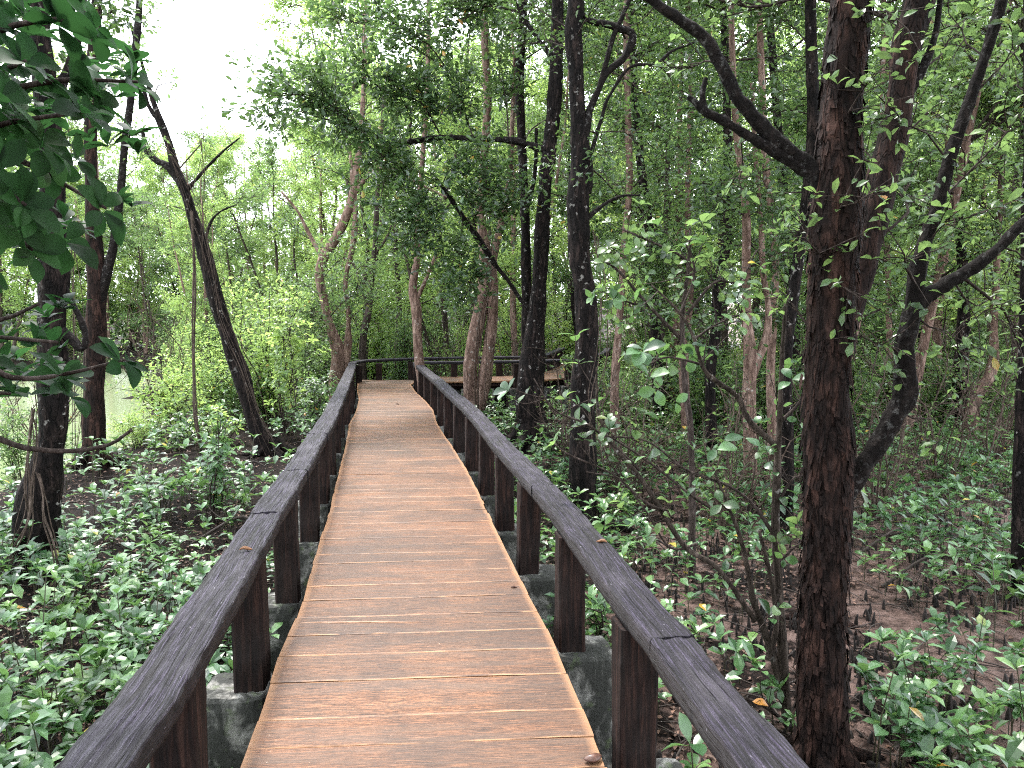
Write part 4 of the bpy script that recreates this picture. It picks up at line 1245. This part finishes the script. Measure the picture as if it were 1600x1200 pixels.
# ------------------------------------------------------------------ shrub with thin bare branches and individual leaves, left of the big tree
leafM = []
for k in range(5):
    rg = np.random.default_rng(900 + k)
    b = Buf(); tv, tf = leaf_tpl(7, .25 + .03 * k, .2 + .05 * (k % 3), .10 + .05 * k, .72)
    tv = tv.copy(); tv[:, 2] += .02 * np.sin(tv[:, 0] * 9 + k) * np.abs(tv[:, 1]) / .25
    b.add(tv, tf); leafM.append(b)
LEAF = {}
def leaf_mesh(mat, k):
    if (mat, k) not in LEAF:
        LEAF[(mat, k)] = leafM[k].mesh('leaf', M[mat])
    return LEAF[(mat, k)]
def leaf_obj(root, p, d, n, size, mat, k):
    d = Vector(d).normalized(); n = Vector(n); yv = n.cross(d)
    if yv.length < 1e-4: yv = Vector((0, 1, 0)).cross(d)
    yv.normalize(); n = d.cross(yv)
    o = link('leaf', leaf_mesh(mat, k), root)
    m = Matrix((d, yv, n)).transposed().to_4x4()
    o.matrix_basis = Matrix.Translation(Vector(p) - Vector(root.location)) @ m @ Matrix.Scale(size, 4)
    return o
def leaf_rosette(root, c, n, size, mat, rng, axis=(0, 0, 1), tilt=.35):
    axis = norm(np.array(axis, float)); a = norm(np.cross(axis, [.3, .9, .2])); b = np.cross(axis, a)
    t0 = rng.uniform(0, 6)
    for k in range(n):
        th = t0 + k * 2.39996 + rng.normal(0, .2); el = tilt + rng.normal(0, .3)
        rad = a * math.cos(th) + b * math.sin(th)
        d = rad * math.cos(el) + axis * math.sin(el)
        nn = axis * math.cos(el) - rad * math.sin(el) + rng.normal(0, .15, 3)
        leaf_obj(root, np.array(c) + axis * rng.uniform(-.25, 0) * size + rad * .006, d, nn, size * rng.uniform(.72, 1.15), mat, int(rng.integers(5)))

rng = np.random.default_rng(600)
b0 = at(1232, 1150, 4.3); base = (b0[0], b0[1], gz1(b0[0], b0[1]))
sh = thing('branching_shrub', 'spindly dark stemmed shrub with sparse round leaves left of the large flaky tree', 'shrub', base)
wood = Buf()
stems = [[(1232, 1190, 20), (1228, 1100, 17), (1222, 1000, 15), (1216, 900, 14), (1212, 820, 13), (1214, 740, 12), (1218, 660, 9), (1222, 560, 7), (1228, 470, 5)],
    [(1228, 1110, 14), (1200, 1030, 12), (1178, 960, 11), (1168, 900, 9), (1160, 840, 7), (1140, 790, 5), (1110, 730, 4)],
    [(1200, 1030, 10), (1208, 960, 8), (1200, 880, 7), (1190, 820, 5)],
    [(1180, 970, 8), (1130, 890, 8), (1090, 850, 9), (1052, 800, 9), (1020, 765, 8), (1000, 735, 8), (985, 705, 6), (962, 662, 5), (955, 600, 3)],
    [(1217, 700, 9), (1180, 660, 9), (1160, 630, 8), (1120, 600, 7), (1100, 570, 6), (1085, 530, 5), (1062, 490, 4), (1010, 450, 3)],
    [(1000, 735, 5), (960, 700, 4), (920, 670, 4), (870, 640, 3), (840, 600, 2)],
    [(1052, 800, 5), (1000, 780, 4), (950, 745, 3), (900, 715, 3), (870, 690, 2)],
    [(1090, 850, 5), (1040, 855, 4), (990, 800, 3), (940, 755, 3), (880, 745, 2)],
    [(1120, 800, 5), (1060, 770, 4), (1000, 720, 4), (930, 680, 3), (860, 655, 2)],
    [(1212, 840, 6), (1180, 800, 5), (1130, 770, 4), (1070, 745, 4), (1020, 700, 3), (960, 690, 3)],
    [(1218, 660, 6), (1250, 620, 5), (1262, 560, 4)],
    [(1216, 880, 6), (1250, 840, 4), (1300, 850, 3), (1325, 848, 2)],
    [(1214, 790, 6), (1245, 740, 4), (1290, 752, 3), (1322, 748, 2)],
    [(1085, 530, 4), (1120, 500, 3), (1170, 480, 2)], [(1062, 490, 3), (1080, 420, 3), (1070, 360, 2)], [(1100, 570, 4), (1050, 560, 3), (1000, 565, 2), (975, 545, 2)],
    [(1230, 1130, 9), (1205, 1100, 8), (1180, 1088, 7), (1160, 1078, 5)]]
ends = []
for k, s in enumerate(stems):
    Ps, Rs = path([(q[0], q[1], q[2]) for q in s], 4.25)
    jit = np.cumsum(rng.normal(0, .025, (len(Ps), 3)), 0)
    if k > 0:
        Ps = [p + j for p, j in zip(Ps, jit - jit[0])]
    else: Ps[0][2] = base[2] - .1
    bs = Buf(); tube(bs, Ps, Rs, 9 if k < 5 else 6, .04, .22, 20)
    part('stem' if k < 5 else 'branch', bs, M['bark_grey'] if k < 5 else M['twig'], sh)
    Pf, Rf = resample(Ps, Rs, .05)
    for q in range(3 if k < 4 else 5):
        i = int(len(Pf) * rng.uniform(.35, 1)) - 1
        d = norm(rng.normal(0, 1, 3) + [0, -.2, .5] + norm(Pf[min(i + 1, len(Pf) - 1)] - Pf[i - 1]) * .7)
        e = Pf[i] + d * rng.uniform(.15, .42)
        m = (Pf[i] + e) / 2 + rng.normal(0, .02, 3)
        tube(wood, [Pf[i], m, e], [.0035, .0025, .0014], 4, .08)
        ends.append((e, d))
        if rng.random() < .5: ends.append((m, d))
    ends.append((Pf[-1], norm(Pf[-1] - Pf[-3])))
part('twigs', wood, M['twig'], sh, stuff=True)
rng.shuffle(ends)
for e, d in ends[:92]:
    leaf_rosette(sh, e, int(rng.integers(2, 5)), rng.uniform(.06, .095), 'leaf_seedling' if rng.random() < .5 else 'leaf_mid', rng, d + np.array([0, 0, .6]))
# pale shining whorl hanging before the middle trees
for (cx, cy_, n) in ((1005, 545, 6), (1120, 700, 2), (1165, 680, 2), (1015, 585, 3)):
    leaf_rosette(sh, at(cx, cy_, 4.0), n, .105, 'leaf_seedling', rng, (0, -.5, .6), .2)

rng = np.random.default_rng(640)
b0 = at(1085, 760, 6.6); base = (b0[0], b0[1], gz1(b0[0], b0[1]))
s2 = thing('tall_sapling', 'thin tall sapling with broad green leaves between the furrowed tree and the big flaky tree', 'sapling', base)
for k, st in enumerate([[(1085, 790, 12), (1080, 690, 10), (1070, 600, 9), (1066, 500, 7), (1075, 420, 5), (1078, 360, 3)], [(1068, 540, 6), (1020, 470, 5), (960, 430, 4), (925, 400, 3)], [(1068, 500, 5), (1110, 450, 4), (1160, 430, 3), (1190, 400, 2)], [(1072, 440, 5), (1020, 400, 4), (985, 365, 3)], [(1020, 470, 4), (980, 470, 3), (930, 455, 2)]]):
    Ps, Rs = path(st, 6.6)
    if k: Ps = [p + rng.normal(0, .06, 3) for p in Ps]
    else: Ps[0][2] = base[2] - .1
    bs = Buf(); tube(bs, Ps, Rs, 8, .06, .2, 20); part('stem' if k == 0 else 'branch', bs, M['twig'], s2)
    Pf, _ = resample(Ps, Rs, .06)
    for q in range(13 if k else 6):
        i = int(len(Pf) * rng.uniform(.35 if k else .7, 1)) - 1
        d = norm(rng.normal(0, 1, 3)); e = Pf[i] + d * rng.uniform(.05, .3)
        bs = Buf(); tube(bs, [Pf[i], (Pf[i] + e) / 2 + rng.normal(0, .015, 3), e], [.004, .003, .0015], 4, .1); part('twig', bs, M['twig'], s2)
        leaf_rosette(s2, e, int(rng.integers(3, 6)), rng.uniform(.065, .1), 'leaf_mid' if rng.random() < .85 else 'leaf_seedling', rng, d + np.array([0, 0, .7]))

# ------------------------------------------------------------------ near branches with big leaves at upper left, each leaf its own part
def near_bough_tree():
    rng = np.random.default_rng(700)
    bx, by = -1.85, 1.95
    root = thing('large_leaved_tree', 'dark broad leaved mangrove tree reaching in from the left edge close to the viewer', 'tree', (bx, by, gz1(bx, by)))
    b = Buf(); tube(b, [(bx, by, -1.1), (bx + .02, by, 0), (bx - .04, by, 1.2), (bx, by + .05, 2.2), (bx + .05, by, 3.2)], [.08, .065, .055, .045, .02], 16, .08, .2, 12)
    part('trunk', b, M['bark_grey'], root)
    B = [  # start height, way points px,py (Y), rosettes along
        (2.05, [(-80, 160), (60, 130), (130, 125), (215, 128)], 1.75),
        (2.0, [(-80, 210), (20, 190), (130, 175)], 1.6),
        (2.35, [(-80, 60), (20, 40), (90, 30), (150, 50)], 1.7),
        (2.4, [(-60, -20), (40, -20), (95, -10)], 1.8),
        (1.85, [(-80, 240), (30, 250), (95, 285), (165, 325)], 1.7),
        (1.8, [(-80, 300), (-10, 290), (40, 320)], 1.6),
        (1.7, [(-80, 370), (10, 365), (50, 390)], 1.65),
        (1.95, [(-80, 120), (0, 110), (40, 95)], 1.6),
        (1.35, [(-80, 560), (20, 590), (100, 585), (195, 562)], 1.7),
        (1.45, [(-80, 520), (-20, 525), (90, 535)], 1.6),
        (1.5, [(-80, 500), (0, 500), (60, 475)], 1.75),
        (1.25, [(-80, 610), (-40, 610), (15, 615)], 1.6),
        (1.1, [(-80, 680), (40, 700), (110, 705), (170, 695), (205, 672)], 1.8)]
    ros = []
    for k, (h, pts, Y) in enumerate(B):
        P = [np.array([bx, by, h])] + [at(x, y, Y + rng.normal(0, .04)) for x, y in pts]
        bb = Buf(); tube(bb, P, np.linspace(.009, .0035, len(P)), 7, .05, .15, 30)
        part('branch', bb, M['twig'], root)
        d = norm(P[-1] - P[-2])
        if k < 12:
            ros.append((P[-1], d, 8)); 
            for w_ in P[2:-1]: ros.append((w_ + rng.normal(0, .04, 3), d, 5))
            for s in range(3 if k < 8 else 2):
                e = P[-2] + rng.normal(0, .07, 3); ros.append((e, d, 6))
        else: ros.append((P[-1], d, 6))
    tot = 0
    for c, d, n in ros:
        px, py = px_of(c)
        if px > 255: continue
        if tot + n > 290: break
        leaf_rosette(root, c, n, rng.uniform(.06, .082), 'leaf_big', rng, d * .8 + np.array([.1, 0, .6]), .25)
        tot += n
    bk = Foliage()
    for k in range(110):
        x = rng.uniform(-60, 215) if k < 80 else rng.uniform(-60, 110); yy = rng.uniform(-30, 400) if k < 80 else rng.uniform(465, 625)
        if x > 120 and not (60 < yy < 350): continue
        bk.rosette(at(x, yy, rng.uniform(1.9, 2.5)), int(rng.integers(5, 8)), rng.uniform(.058, .082), rng, (rng.normal(0, .4), -.1, 1), .35)
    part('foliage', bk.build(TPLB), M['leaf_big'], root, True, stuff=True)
near_bough_tree()

# ------------------------------------------------------------------ landmarks that tell small alike things apart
NTH = ['first', 'second', 'third', 'fourth', 'fifth', 'sixth', 'seventh', 'eighth', 'ninth', 'tenth']
PLAN = [((dl(v) - .5, v), 'the %s post of the left handrail' % NTH[k]) for k, v in enumerate([2.3, 3.44, 4.5, 5.7, 6.9, 8.0])]
PLAN += [((dr(v) + .5, v), 'the %s post of the right handrail' % NTH[k]) for k, v in enumerate([2.72, 3.85, 5.0, 6.0, 7.15, 8.2])]
for (px, pyy, nm_) in ((1284, 1215, 'the large flaky barked tree'), (66, 925, 'the thick black tree at left'), (1232, 1150, 'the spindly dark shrub'), (912, 815, 'the furrowed straight tree'), (1600, 960, 'the trunk at the right edge'), (150, 745, 'the forked reddish tree'), (335, 830, 'the slim upright sapling'), (1440, 1100, 'the bottom right mud patch'), (1500, 1000, 'the right foreground mud'), (100, 1100, 'the bottom left corner'), (60, 1000, 'the left foreground carpet'), (1400, 900, 'the arching dead branches')):
    PLAN.append((tuple(on(px, pyy, -.8)[:2]), nm_))
def single_out(objs, what, maxrank=2):
    rank = ['nearest', 'second nearest', 'third nearest', 'fourth nearest'][:maxrank]
    done = set()
    for (c, nm_) in PLAN:
        L = sorted([o for o in objs if o.name not in done], key=lambda o: math.hypot(o.location.x - c[0], o.location.y - c[1]))[:maxrank]
        for r_, o in zip(rank, L):
            if math.hypot(o.location.x - c[0], o.location.y - c[1]) < .9:
                o['label'] = '%s %s to %s' % (what, r_, nm_); done.add(o.name)

# ------------------------------------------------------------------ seedlings
def seedling_variant(seed, H, nw, size, mat):
    rng = np.random.default_rng(seed)
    root = thing('seedling', 'x', 'seedling', (0, 0, 0))
    stem = Buf(); nst = 1 + (rng.random() < .4)
    pieces = []
    for s in range(nst):
        top = np.array([rng.normal(0, .05), rng.normal(0, .05), H * rng.uniform(.75, 1)])
        tube(stem, [(0, 0, -.06), top * .5 + rng.normal(0, .01, 3), top], [.004, .003, .002], 5, .06)
        for w_ in range(nw):
            pieces.append((top * (1 - .28 * w_), int(rng.integers(4, 7)) if w_ == 0 else int(rng.integers(2, 4)), size * (1 + .05 * w_), .45 - .25 * w_))
    return root, stem, pieces, rng, mat
SVARS = []
for k in range(9):
    root, stem, pieces, rg, mat = seedling_variant(800 + k, [.2, .26, .32, .38, .3, .24, .42, .28, .5][k], [1, 2, 2, 3, 2, 1, 3, 2, 3][k], [.075, .07, .08, .075, .09, .085, .075, .065, .085][k], 'leaf_seedling')
    SVARS.append((root, stem, pieces, rg))
# a) nine detailed kinds whose leaves are parts
det = []
for root, stem, pieces, rg in SVARS:
    part('stem', stem, M['stem_green'], root)
    for c, n, s, tilt in pieces:
        leaf_rosette(root, c, n, s, 'leaf_seedling', rg, (rg.normal(0, .15), rg.normal(0, .15), 1), tilt)
    det.append([root, False])
# b) the same as one light mesh
light = []
for k, (root, stem, pieces, rg) in enumerate(SVARS):
    f = Foliage()
    for c, n, s, tilt in pieces: f.rosette(c, n, s, rg, (rg.normal(0, .15), rg.normal(0, .15), 1), tilt)
    b = Buf()
    tube(b, [(0, 0, -.06), (0.005, 0, pieces[0][0][2] * .5), tuple(pieces[0][0])], [.004, .003, .002], 3, .3, mat=1)
    f.build(TPL1, b)
    light.append(b)
light_me = [b.mesh('seedling', [M['leaf_seedling'], M['stem_green']], False) for b in light]

rng = np.random.default_rng(810)
cand = []
tries = 0
while len(cand) < 4300 and tries < 60000:
    tries += 1
    y = 2.3 + 22 * rng.random() ** 1.35
    x = rng.uniform(-.74, .74) * y
    if near_deck(x, y, .3): continue
    if x < shoreX(np.array(y)) + .2 and y < 32: continue
    right = x > dc(min(y, 16))
    q = float(fbm(np.array([[x * .8, y * .8, 3.3 if right else 8.8]]), 3)[0])
    if right:
        dens = (.20 if y < 7 else .34) + 1.4 * q
        if y > 9 : dens += .35
        if x > 2.0: dens += .15
    else:
        dens = (.80 if y < 7.5 else .55) + 1.5 * q
        if y > 8.0 and x > -5.5: dens -= .15
    if rng.random() > dens: continue
    if math.hypot(x - 1.54, y - 3.85) < .22: continue
    px, pyp = px_of((x, y, -.6))
    if not (-60 < px < 1660): continue
    cand.append((x, y, right, pyp))
cand.sort(key=lambda c: math.hypot(c[0], c[1]))
stuffL = Foliage(); sb = Buf()
rest = {True: Buf(), False: Buf()}
for i, (x, y, right, pyp) in enumerate(cand):
    sc = rng.uniform(.75, 1.3) * (1.0 if y < 8 else 1.15); rz = rng.uniform(0, 6.28); z = gz1(x, y); v = int(rng.integers(9))
    if right and y < 6: v = int(rng.choice([0, 1, 4, 5, 7, 2, 8]))
    side = 'on the mud right of the boardwalk' if right else 'in the carpet left of the boardwalk'
    if i < 120:
        if not det[v][1]: o = det[v][0]; det[v][1] = True
        else: o = copy_tree(det[v][0])
    elif i < 300:
        o = link('seedling', light_me[v])
    else:
        sc *= 1.2; V = np.concatenate(light[v].V) * sc; c, s = math.cos(rz), math.sin(rz)
        W = np.stack([V[:, 0] * c - V[:, 1] * s + x, V[:, 0] * s + V[:, 1] * c + y, V[:, 2] + z], -1)
        for (kk, mt), flist in light[v].F.items():
            pass
        tb = rest[right]
        first = True
        n0 = tb.n
        tb.V.append(W); tb.n += len(W)
        for (kk, mt), flist in light[v].F.items():
            tb.F.setdefault((kk, mt), []).append(np.concatenate(flist) + n0)
        continue
    o.location = (x, y, z); o.rotation_euler = (rng.normal(0, .08), rng.normal(0, .08), rz); o.scale = (sc * 1.2,) * 3
    tag(o, 'small mangrove seedling with paired oval leaves ' + side, 'seedling', 'seedlings ' + side)
single_out([o for o in bpy.data.objects if o.get('category') == 'seedling' and o.name in COL.objects and 'small mangrove' in o['label']], 'oval leaved mangrove seedling', 4)
for d in det:
    if not d[1]:
        for ch in list(d[0].children): bpy.data.objects.remove(ch)
        bpy.data.objects.remove(d[0])
for right, tb in rest.items():
    o = link('seedling_carpet', tb.mesh('seedling_carpet', [M['leaf_seedling'], M['stem_green']], False))
    tag(o, 'mass of green seedlings covering the forest floor ' + ('right' if right else 'left') + ' of the boardwalk', 'ground cover', kind='stuff')

# ------------------------------------------------------------------ breathing roots in the mud
rng = np.random.default_rng(820)
def spike(buf, x, y, z, h, r, rng, sides=6):
    lean = rng.normal(0, .12 * h, 2)
    tube(buf, [(x, y, z - .03), (x + lean[0] * .4, y + lean[1] * .4, z + h * .5), (x + lean[0], y + lean[1], z + h)], [r * 1.25, r * .9, r * .35], sides, h / 3, .3, 60)
sm = []
for k in range(8):
    b = Buf(); spike(b, 0, 0, 0, .11, .011, rng, 8); sm.append(b.mesh('breathing_root', M['root']))
pts = []
tries = 0
while len(pts) < 1500 and tries < 40000:
    tries += 1
    y = 2.6 + 9 * rng.random() ** 1.3; x = rng.uniform(.1, .72) * y + .2
    if near_deck(x, y, .25) or x < dr(min(y, 16)) + .3: continue
    q = float(fbm(np.array([[x * 1.3, y * 1.3, 20.]]), 3)[0])
    if rng.random() > .5 + 1.3 * q: continue
    pts.append((x, y))
pts.sort(key=lambda c: math.hypot(*c))
rb = Buf()
for i, (x, y) in enumerate(pts):
    h = rng.uniform(.04, .12)
    if i < 300:
        o = link('breathing_root', sm[int(rng.integers(8))]); o.location = (x, y, gz1(x, y)); o.rotation_euler = (rng.normal(0, .1), rng.normal(0, .1), rng.uniform(0, 6)); s = h / .11; w_ = rng.uniform(.9, 2.0); o.scale = (w_, w_, s)
        tag(o, 'short dark breathing root poking up from the mud right of the boardwalk', 'mangrove root', 'breathing roots in the mud')
    else: spike(rb, x, y, gz1(x, y), h, rng.uniform(.008, .017), rng, 5)
single_out([o for o in bpy.data.objects if o.get('category') == 'mangrove root'], 'dark breathing root spike', 2)
o = part('breathing_root_field', rb, M['root'], None)
tag(o, 'field of small dark breathing roots further back on the mud', 'mangrove roots', kind='stuff')

# ------------------------------------------------------------------ leaf litter, clods, sticks
rng = np.random.default_rng(830)
n = 42000
y = 2.2 + 15 * rng.random(n) ** 1.2; x = rng.uniform(-.78, .78, n) * y
P = np.stack([x, y, gz(x, y) + rng.uniform(.004, .03, n)], -1)
keep = (P[:, 2] > -.99)
dens = fbm(np.stack([x * 1.2, y * 1.2, x * 0 + 5], -1), 3)
mudside = (x > 0) & (y < 6)
keep &= (rng.random(n) < np.where(mudside, .18 + dens * .8, .75))
P = P[keep]; n = len(P)
lb = Buf(); nn = rng.normal(0, .35, (n, 3)); nn[:, 2] += 1
put_leaves(lb, P, np.c_[rng.normal(0, 1, (n, 2)), rng.normal(0, .15, n)], nn, rng.uniform(.018, .06, n), TPL0)
o = part('leaf_litter', lb, M['litter'], None, False)
tag(o, 'brown fallen leaves scattered over the forest floor', 'leaf litter', kind='stuff')
stb = Buf()
for k in range(2300):
    y = 2.6 + 13 * rng.random() ** 1.2; x = rng.uniform(-.72, .74) * y
    if near_deck(x, y, .12) or (x < -6): continue
    a = rng.uniform(0, 6.28); L = rng.uniform(.08, .5) * (2 if rng.random() < .12 else 1)
    d = np.array([math.cos(a), math.sin(a)]) * L
    z0 = gz1(x, y); z1 = gz1(x + d[0], y + d[1])
    tube(stb, [(x, y, z0 + .006), (x + d[0] * .5 + rng.normal(0, .05 * L), y + d[1] * .5 + rng.normal(0, .05 * L), (z0 + z1) / 2 + rng.uniform(.005, .14 * L)), (x + d[0], y + d[1], z1 + rng.uniform(0, .1 * L))], [rng.uniform(.002, .007)] * 2 + [.0015], 4, L / 4)
o = part('fallen_twigs', stb, M['stick'], None)
tag(o, 'thin fallen twigs strewn on the mud and soil', 'twigs', kind='stuff')
cb = Buf()
for k in range(5000):
    y = 2.6 + 9 * rng.random() ** 1.2; x = rng.uniform(-.72, .74) * y
    if float(fbm(np.array([[x * 1.6, y * 1.6, 31.]]), 3)[0]) < -.05: continue
    if x < -6: continue
    r = .006 + .03 * rng.random() ** 2.5; c = np.array([x, y, gz1(x, y)])
    u = np.linspace(0, 2 * math.pi, 7)[:-1]
    V = [c + [math.cos(t) * r * rng.uniform(.7, 1.4), math.sin(t) * r * rng.uniform(.7, 1.4), -.01] for t in u] + [c + [math.cos(t) * r * .6, math.sin(t) * r * .6, r * rng.uniform(.3, .9)] for t in u] + [c + [0, 0, r * .9]]
    F4 = [[i, (i + 1) % 6, 6 + (i + 1) % 6, 6 + i] for i in range(6)]; F3 = [[6 + i, 6 + (i + 1) % 6, 12] for i in range(6)]
    cb.add(V, [np.array(F4), np.array(F3)])
o = part('soil_clods', cb, M['root'], None, False)
tag(o, 'dark crumbs and clods of soil on the forest floor', 'soil', kind='stuff')

# arching dead branches lying at right
arcs = [((1290, 830), (1400, 770), (1520, 800), 7.6), ((1340, 900), (1430, 800), (1560, 830), 7.2), ((1380, 880), (1470, 850), (1590, 880), 6.4), ((1420, 860), (1500, 790), (1540, 760), 8), ((1350, 850), (1440, 830), (1500, 780), 7.8), ((930, 860), (1010, 830), (1080, 870), 7.0),
        ((1330, 790), (1460, 760), (1590, 790), 9.0), ((300, 830), (380, 790), (420, 800), 7.5)]
descr = ['longest arching grey dead branch behind the large flaky tree', 'dead branch arching over seedlings right of the large tree', 'low dead branch among seedlings near the right edge', 'short dead branch sloping up in the right undergrowth', 'crooked dead branch crossing others right of the large tree', 'dead branch on the mud beyond the right handrail', 'farthest dead branch lying across the right forest floor', 'dead branch on the soil left of the left handrail']
for (a, m, b_, Y), lab in zip(arcs, descr):
    rg = np.random.default_rng(int(a[0] + a[1]))
    p = [at(*a, Y), at(*m, Y), at(*b_, Y)]
    for q in (0, 2): p[q][2] = gz1(p[q][0], p[q][1]) + .01
    p[1][2] = max(gz1(p[1][0], p[1][1]) + .05, min(p[1][2], gz1(p[1][0], p[1][1]) + .3))
    root = thing('fallen_branch', lab, 'branch', tuple(p[0]))
    bb = Buf(); tube(bb, p, [.016, .012, .005], 7, .08, .25, 15)
    part('stem', bb, M['stick'], root)
    bb = Buf()
    for k in range(6):
        t = rg.uniform(.2, .95); s = p[0] * (1 - t) ** 2 + 2 * p[1] * t * (1 - t) + p[2] * t * t
        e = s + rg.normal(0, .2, 3); e[2] = max(gz1(e[0], e[1]) + .01, e[2])
        tube(bb, [s * .5 + (p[1] if t < .5 else s) * .5, (s + e) / 2 + rg.normal(0, .02, 3), e], [.005, .004, .002], 5, .08)
    part('twigs', bb, M['stick'], root, stuff=True)

# hanging vines and aerial roots
def vine(label, pts, Y, w, seed, strands=5, spread=.04, name='vine', dropY=0):
    rg = np.random.default_rng(seed)
    p0 = at(*pts[0], Y); root = thing(name, label, 'vine', tuple(p0))
    for s in range(strands):
        b = Buf(); off = rg.normal(0, spread, 3)
        P = []
        for i, q in enumerate(pts):
            p = at(q[0], q[1], Y + rg.normal(0, .03)); P.append(p + off * min(1, i * .7) + rg.normal(0, spread * .35, 3))
        tube(b, P, np.full(len(P), w * rg.uniform(.5, 1.2)), 5, .06, .2, 25)
        part('strand', b, M['vine'], root)
vine('bunch of pale aerial roots hanging down the thick black tree at the left edge', [(52, 640), (48, 700), (45, 760), (40, 810), (20, 860), (5, 900)], 6.2, .006, 31, 8, .05, 'aerial_roots')
vine('pale root snaking down the front of the thick black tree', [(60, 740), (72, 780), (68, 815), (84, 860), (92, 905), (85, 940)], 6.15, .009, 32, 3, .03, 'aerial_roots')
vine('tangled vine hugging the dark leaning tree', [(250, 210), (290, 300), (322, 400), (345, 500), (372, 570), (398, 650), (425, 710)], 12.0, .0035, 33, 10, .13)
vine('slim straight vine hanging left of the leaning tree', [(300, 330), (304, 430), (303, 530), (306, 640), (312, 690)], 11.6, .013, 34, 3, .03)
vine('thin drooping vine strands below the open sky', [(310, 190), (325, 260), (318, 340), (330, 420)], 12.0, .004, 35, 6, .12)
vine('pale twining creepers around the two stemmed pink tree', [(762, 330), (770, 430), (756, 500), (750, 580), (752, 640)], 14.6, .011, 36, 4, .07)
vine('bare whitish creeper beside the furrowed dark tree', [(930, 360), (940, 440), (936, 540), (925, 620), (935, 720)], 8.1, .005, 37, 4, .06)
vine('thin creeper hanging between the two left trees', [(110, 380), (115, 480), (120, 600), (112, 720)], 8.6, .005, 38, 4, .08)

# ------------------------------------------------------------------ small things on the boardwalk
def dry_leaf(label, px, py, z, size, rz, mat='dry_leaf', name='dry_leaf'):
    p = on(px, py, z)
    b = Buf(); nu, nv = 9, 7
    V = []
    for i in range(nu):
        t = i / (nu - 1)
        for j in range(nv):
            s = j / (nv - 1) * 2 - 1
            hw = .3 * math.sin(math.pi * min(1, t * .96 + .02)) ** .8
            a = s * 1.5
            V.append([(t - .5), math.sin(a) * hw * .62, (1 - math.cos(a)) * hw * .8 + .05 * math.sin(t * 6)])
    V = np.array(V) * size
    i = np.arange(nu - 1)[:, None] * nv; j = np.arange(nv - 1)[None]
    b.add(V, np.stack([i + j, i + nv + j, i + nv + j + 1, i + j + 1], -1).reshape(-1, 4))
    o = link(name, b.mesh(name, M[mat])); o.location = (p[0], p[1], z + .004 * 1.0); o.rotation_euler = (0, 0, rz)
    m = o.modifiers.new('thickness', 'SOLIDIFY'); m.thickness = .0012
    return tag(o, label, 'leaf')
dry_leaf('curled orange brown dry leaf lying on the left handrail', 384, 860, zr(3.3), .055, .2)
dry_leaf('small tan dry leaf lying on the right handrail', 940, 848, zr(3.4), .05, 2.8)
dry_leaf('tiny dark leaf on the deck planks near the right edge', 803, 919, 0, .035, .1, 'snail')
dry_leaf('dark speck of leaf on the deck planks in the distance', 621, 632, 0, .06, .4, 'snail')
# brown rounded seed husk at the lower right corner of the deck
p = on(927, 1190, 0)
hb = Buf(); nu, nv = 10, 14; V = []
for i in range(nu + 1):
    ph = math.pi * i / nu
    for j in range(nv):
        a = 2 * math.pi * j / nv
        rr = math.sin(ph) * (1 + .12 * math.sin(3 * a) + .1 * math.sin(ph * 5))
        V.append([.024 * rr * math.cos(a) * 1.35, .018 * rr * math.sin(a), .014 * math.cos(ph) + .014])
i = np.arange(nu)[:, None] * nv; j = np.arange(nv)[None]; j2 = (j + 1) % nv
hb.add(V, np.stack([i + j, i + nv + j, i + nv + j2, i + j2], -1).reshape(-1, 4))
o = link('seed_husk', hb.mesh('seed_husk', M['snail'])); o.location = (p[0], p[1], 0); o.rotation_euler = (0, 0, .4)
tag(o, 'glossy brown seed husk lying on the deck edge at bottom right', 'seed')

# wide split in one plank: a dark sliver lifted from the surface
sb = Buf()
pa, pb = on(462, 974, 0), on(660, 973, 0)
tv = np.linspace(0, 1, 24)
V = []
for t in tv:
    q = pa * (1 - t) + pb * t
    wv = .005 * math.sin(math.pi * t) ** .6 * (1 + .3 * math.sin(t * 31))
    V += [[q[0], q[1] - wv + .002 * math.sin(t * 14), .0015], [q[0], q[1] + .002 * math.sin(t * 14), .0105 * math.sin(math.pi * t) ** .5], [q[0], q[1] + wv + .002 * math.sin(t * 14), .0015]]
F = []
for k in range(23): F += [[3 * k, 3 * k + 3, 3 * k + 4, 3 * k + 1], [3 * k + 1, 3 * k + 4, 3 * k + 5, 3 * k + 2]]
sb.add(V, np.array(F)); 
part('raised_splinter', sb, M['dry_leaf'], bw)

tt = sum(len(m.polygons) * 2 for m in bpy.data.meshes)
print('approx unique tris', tt, 'objects', len(bpy.data.objects))
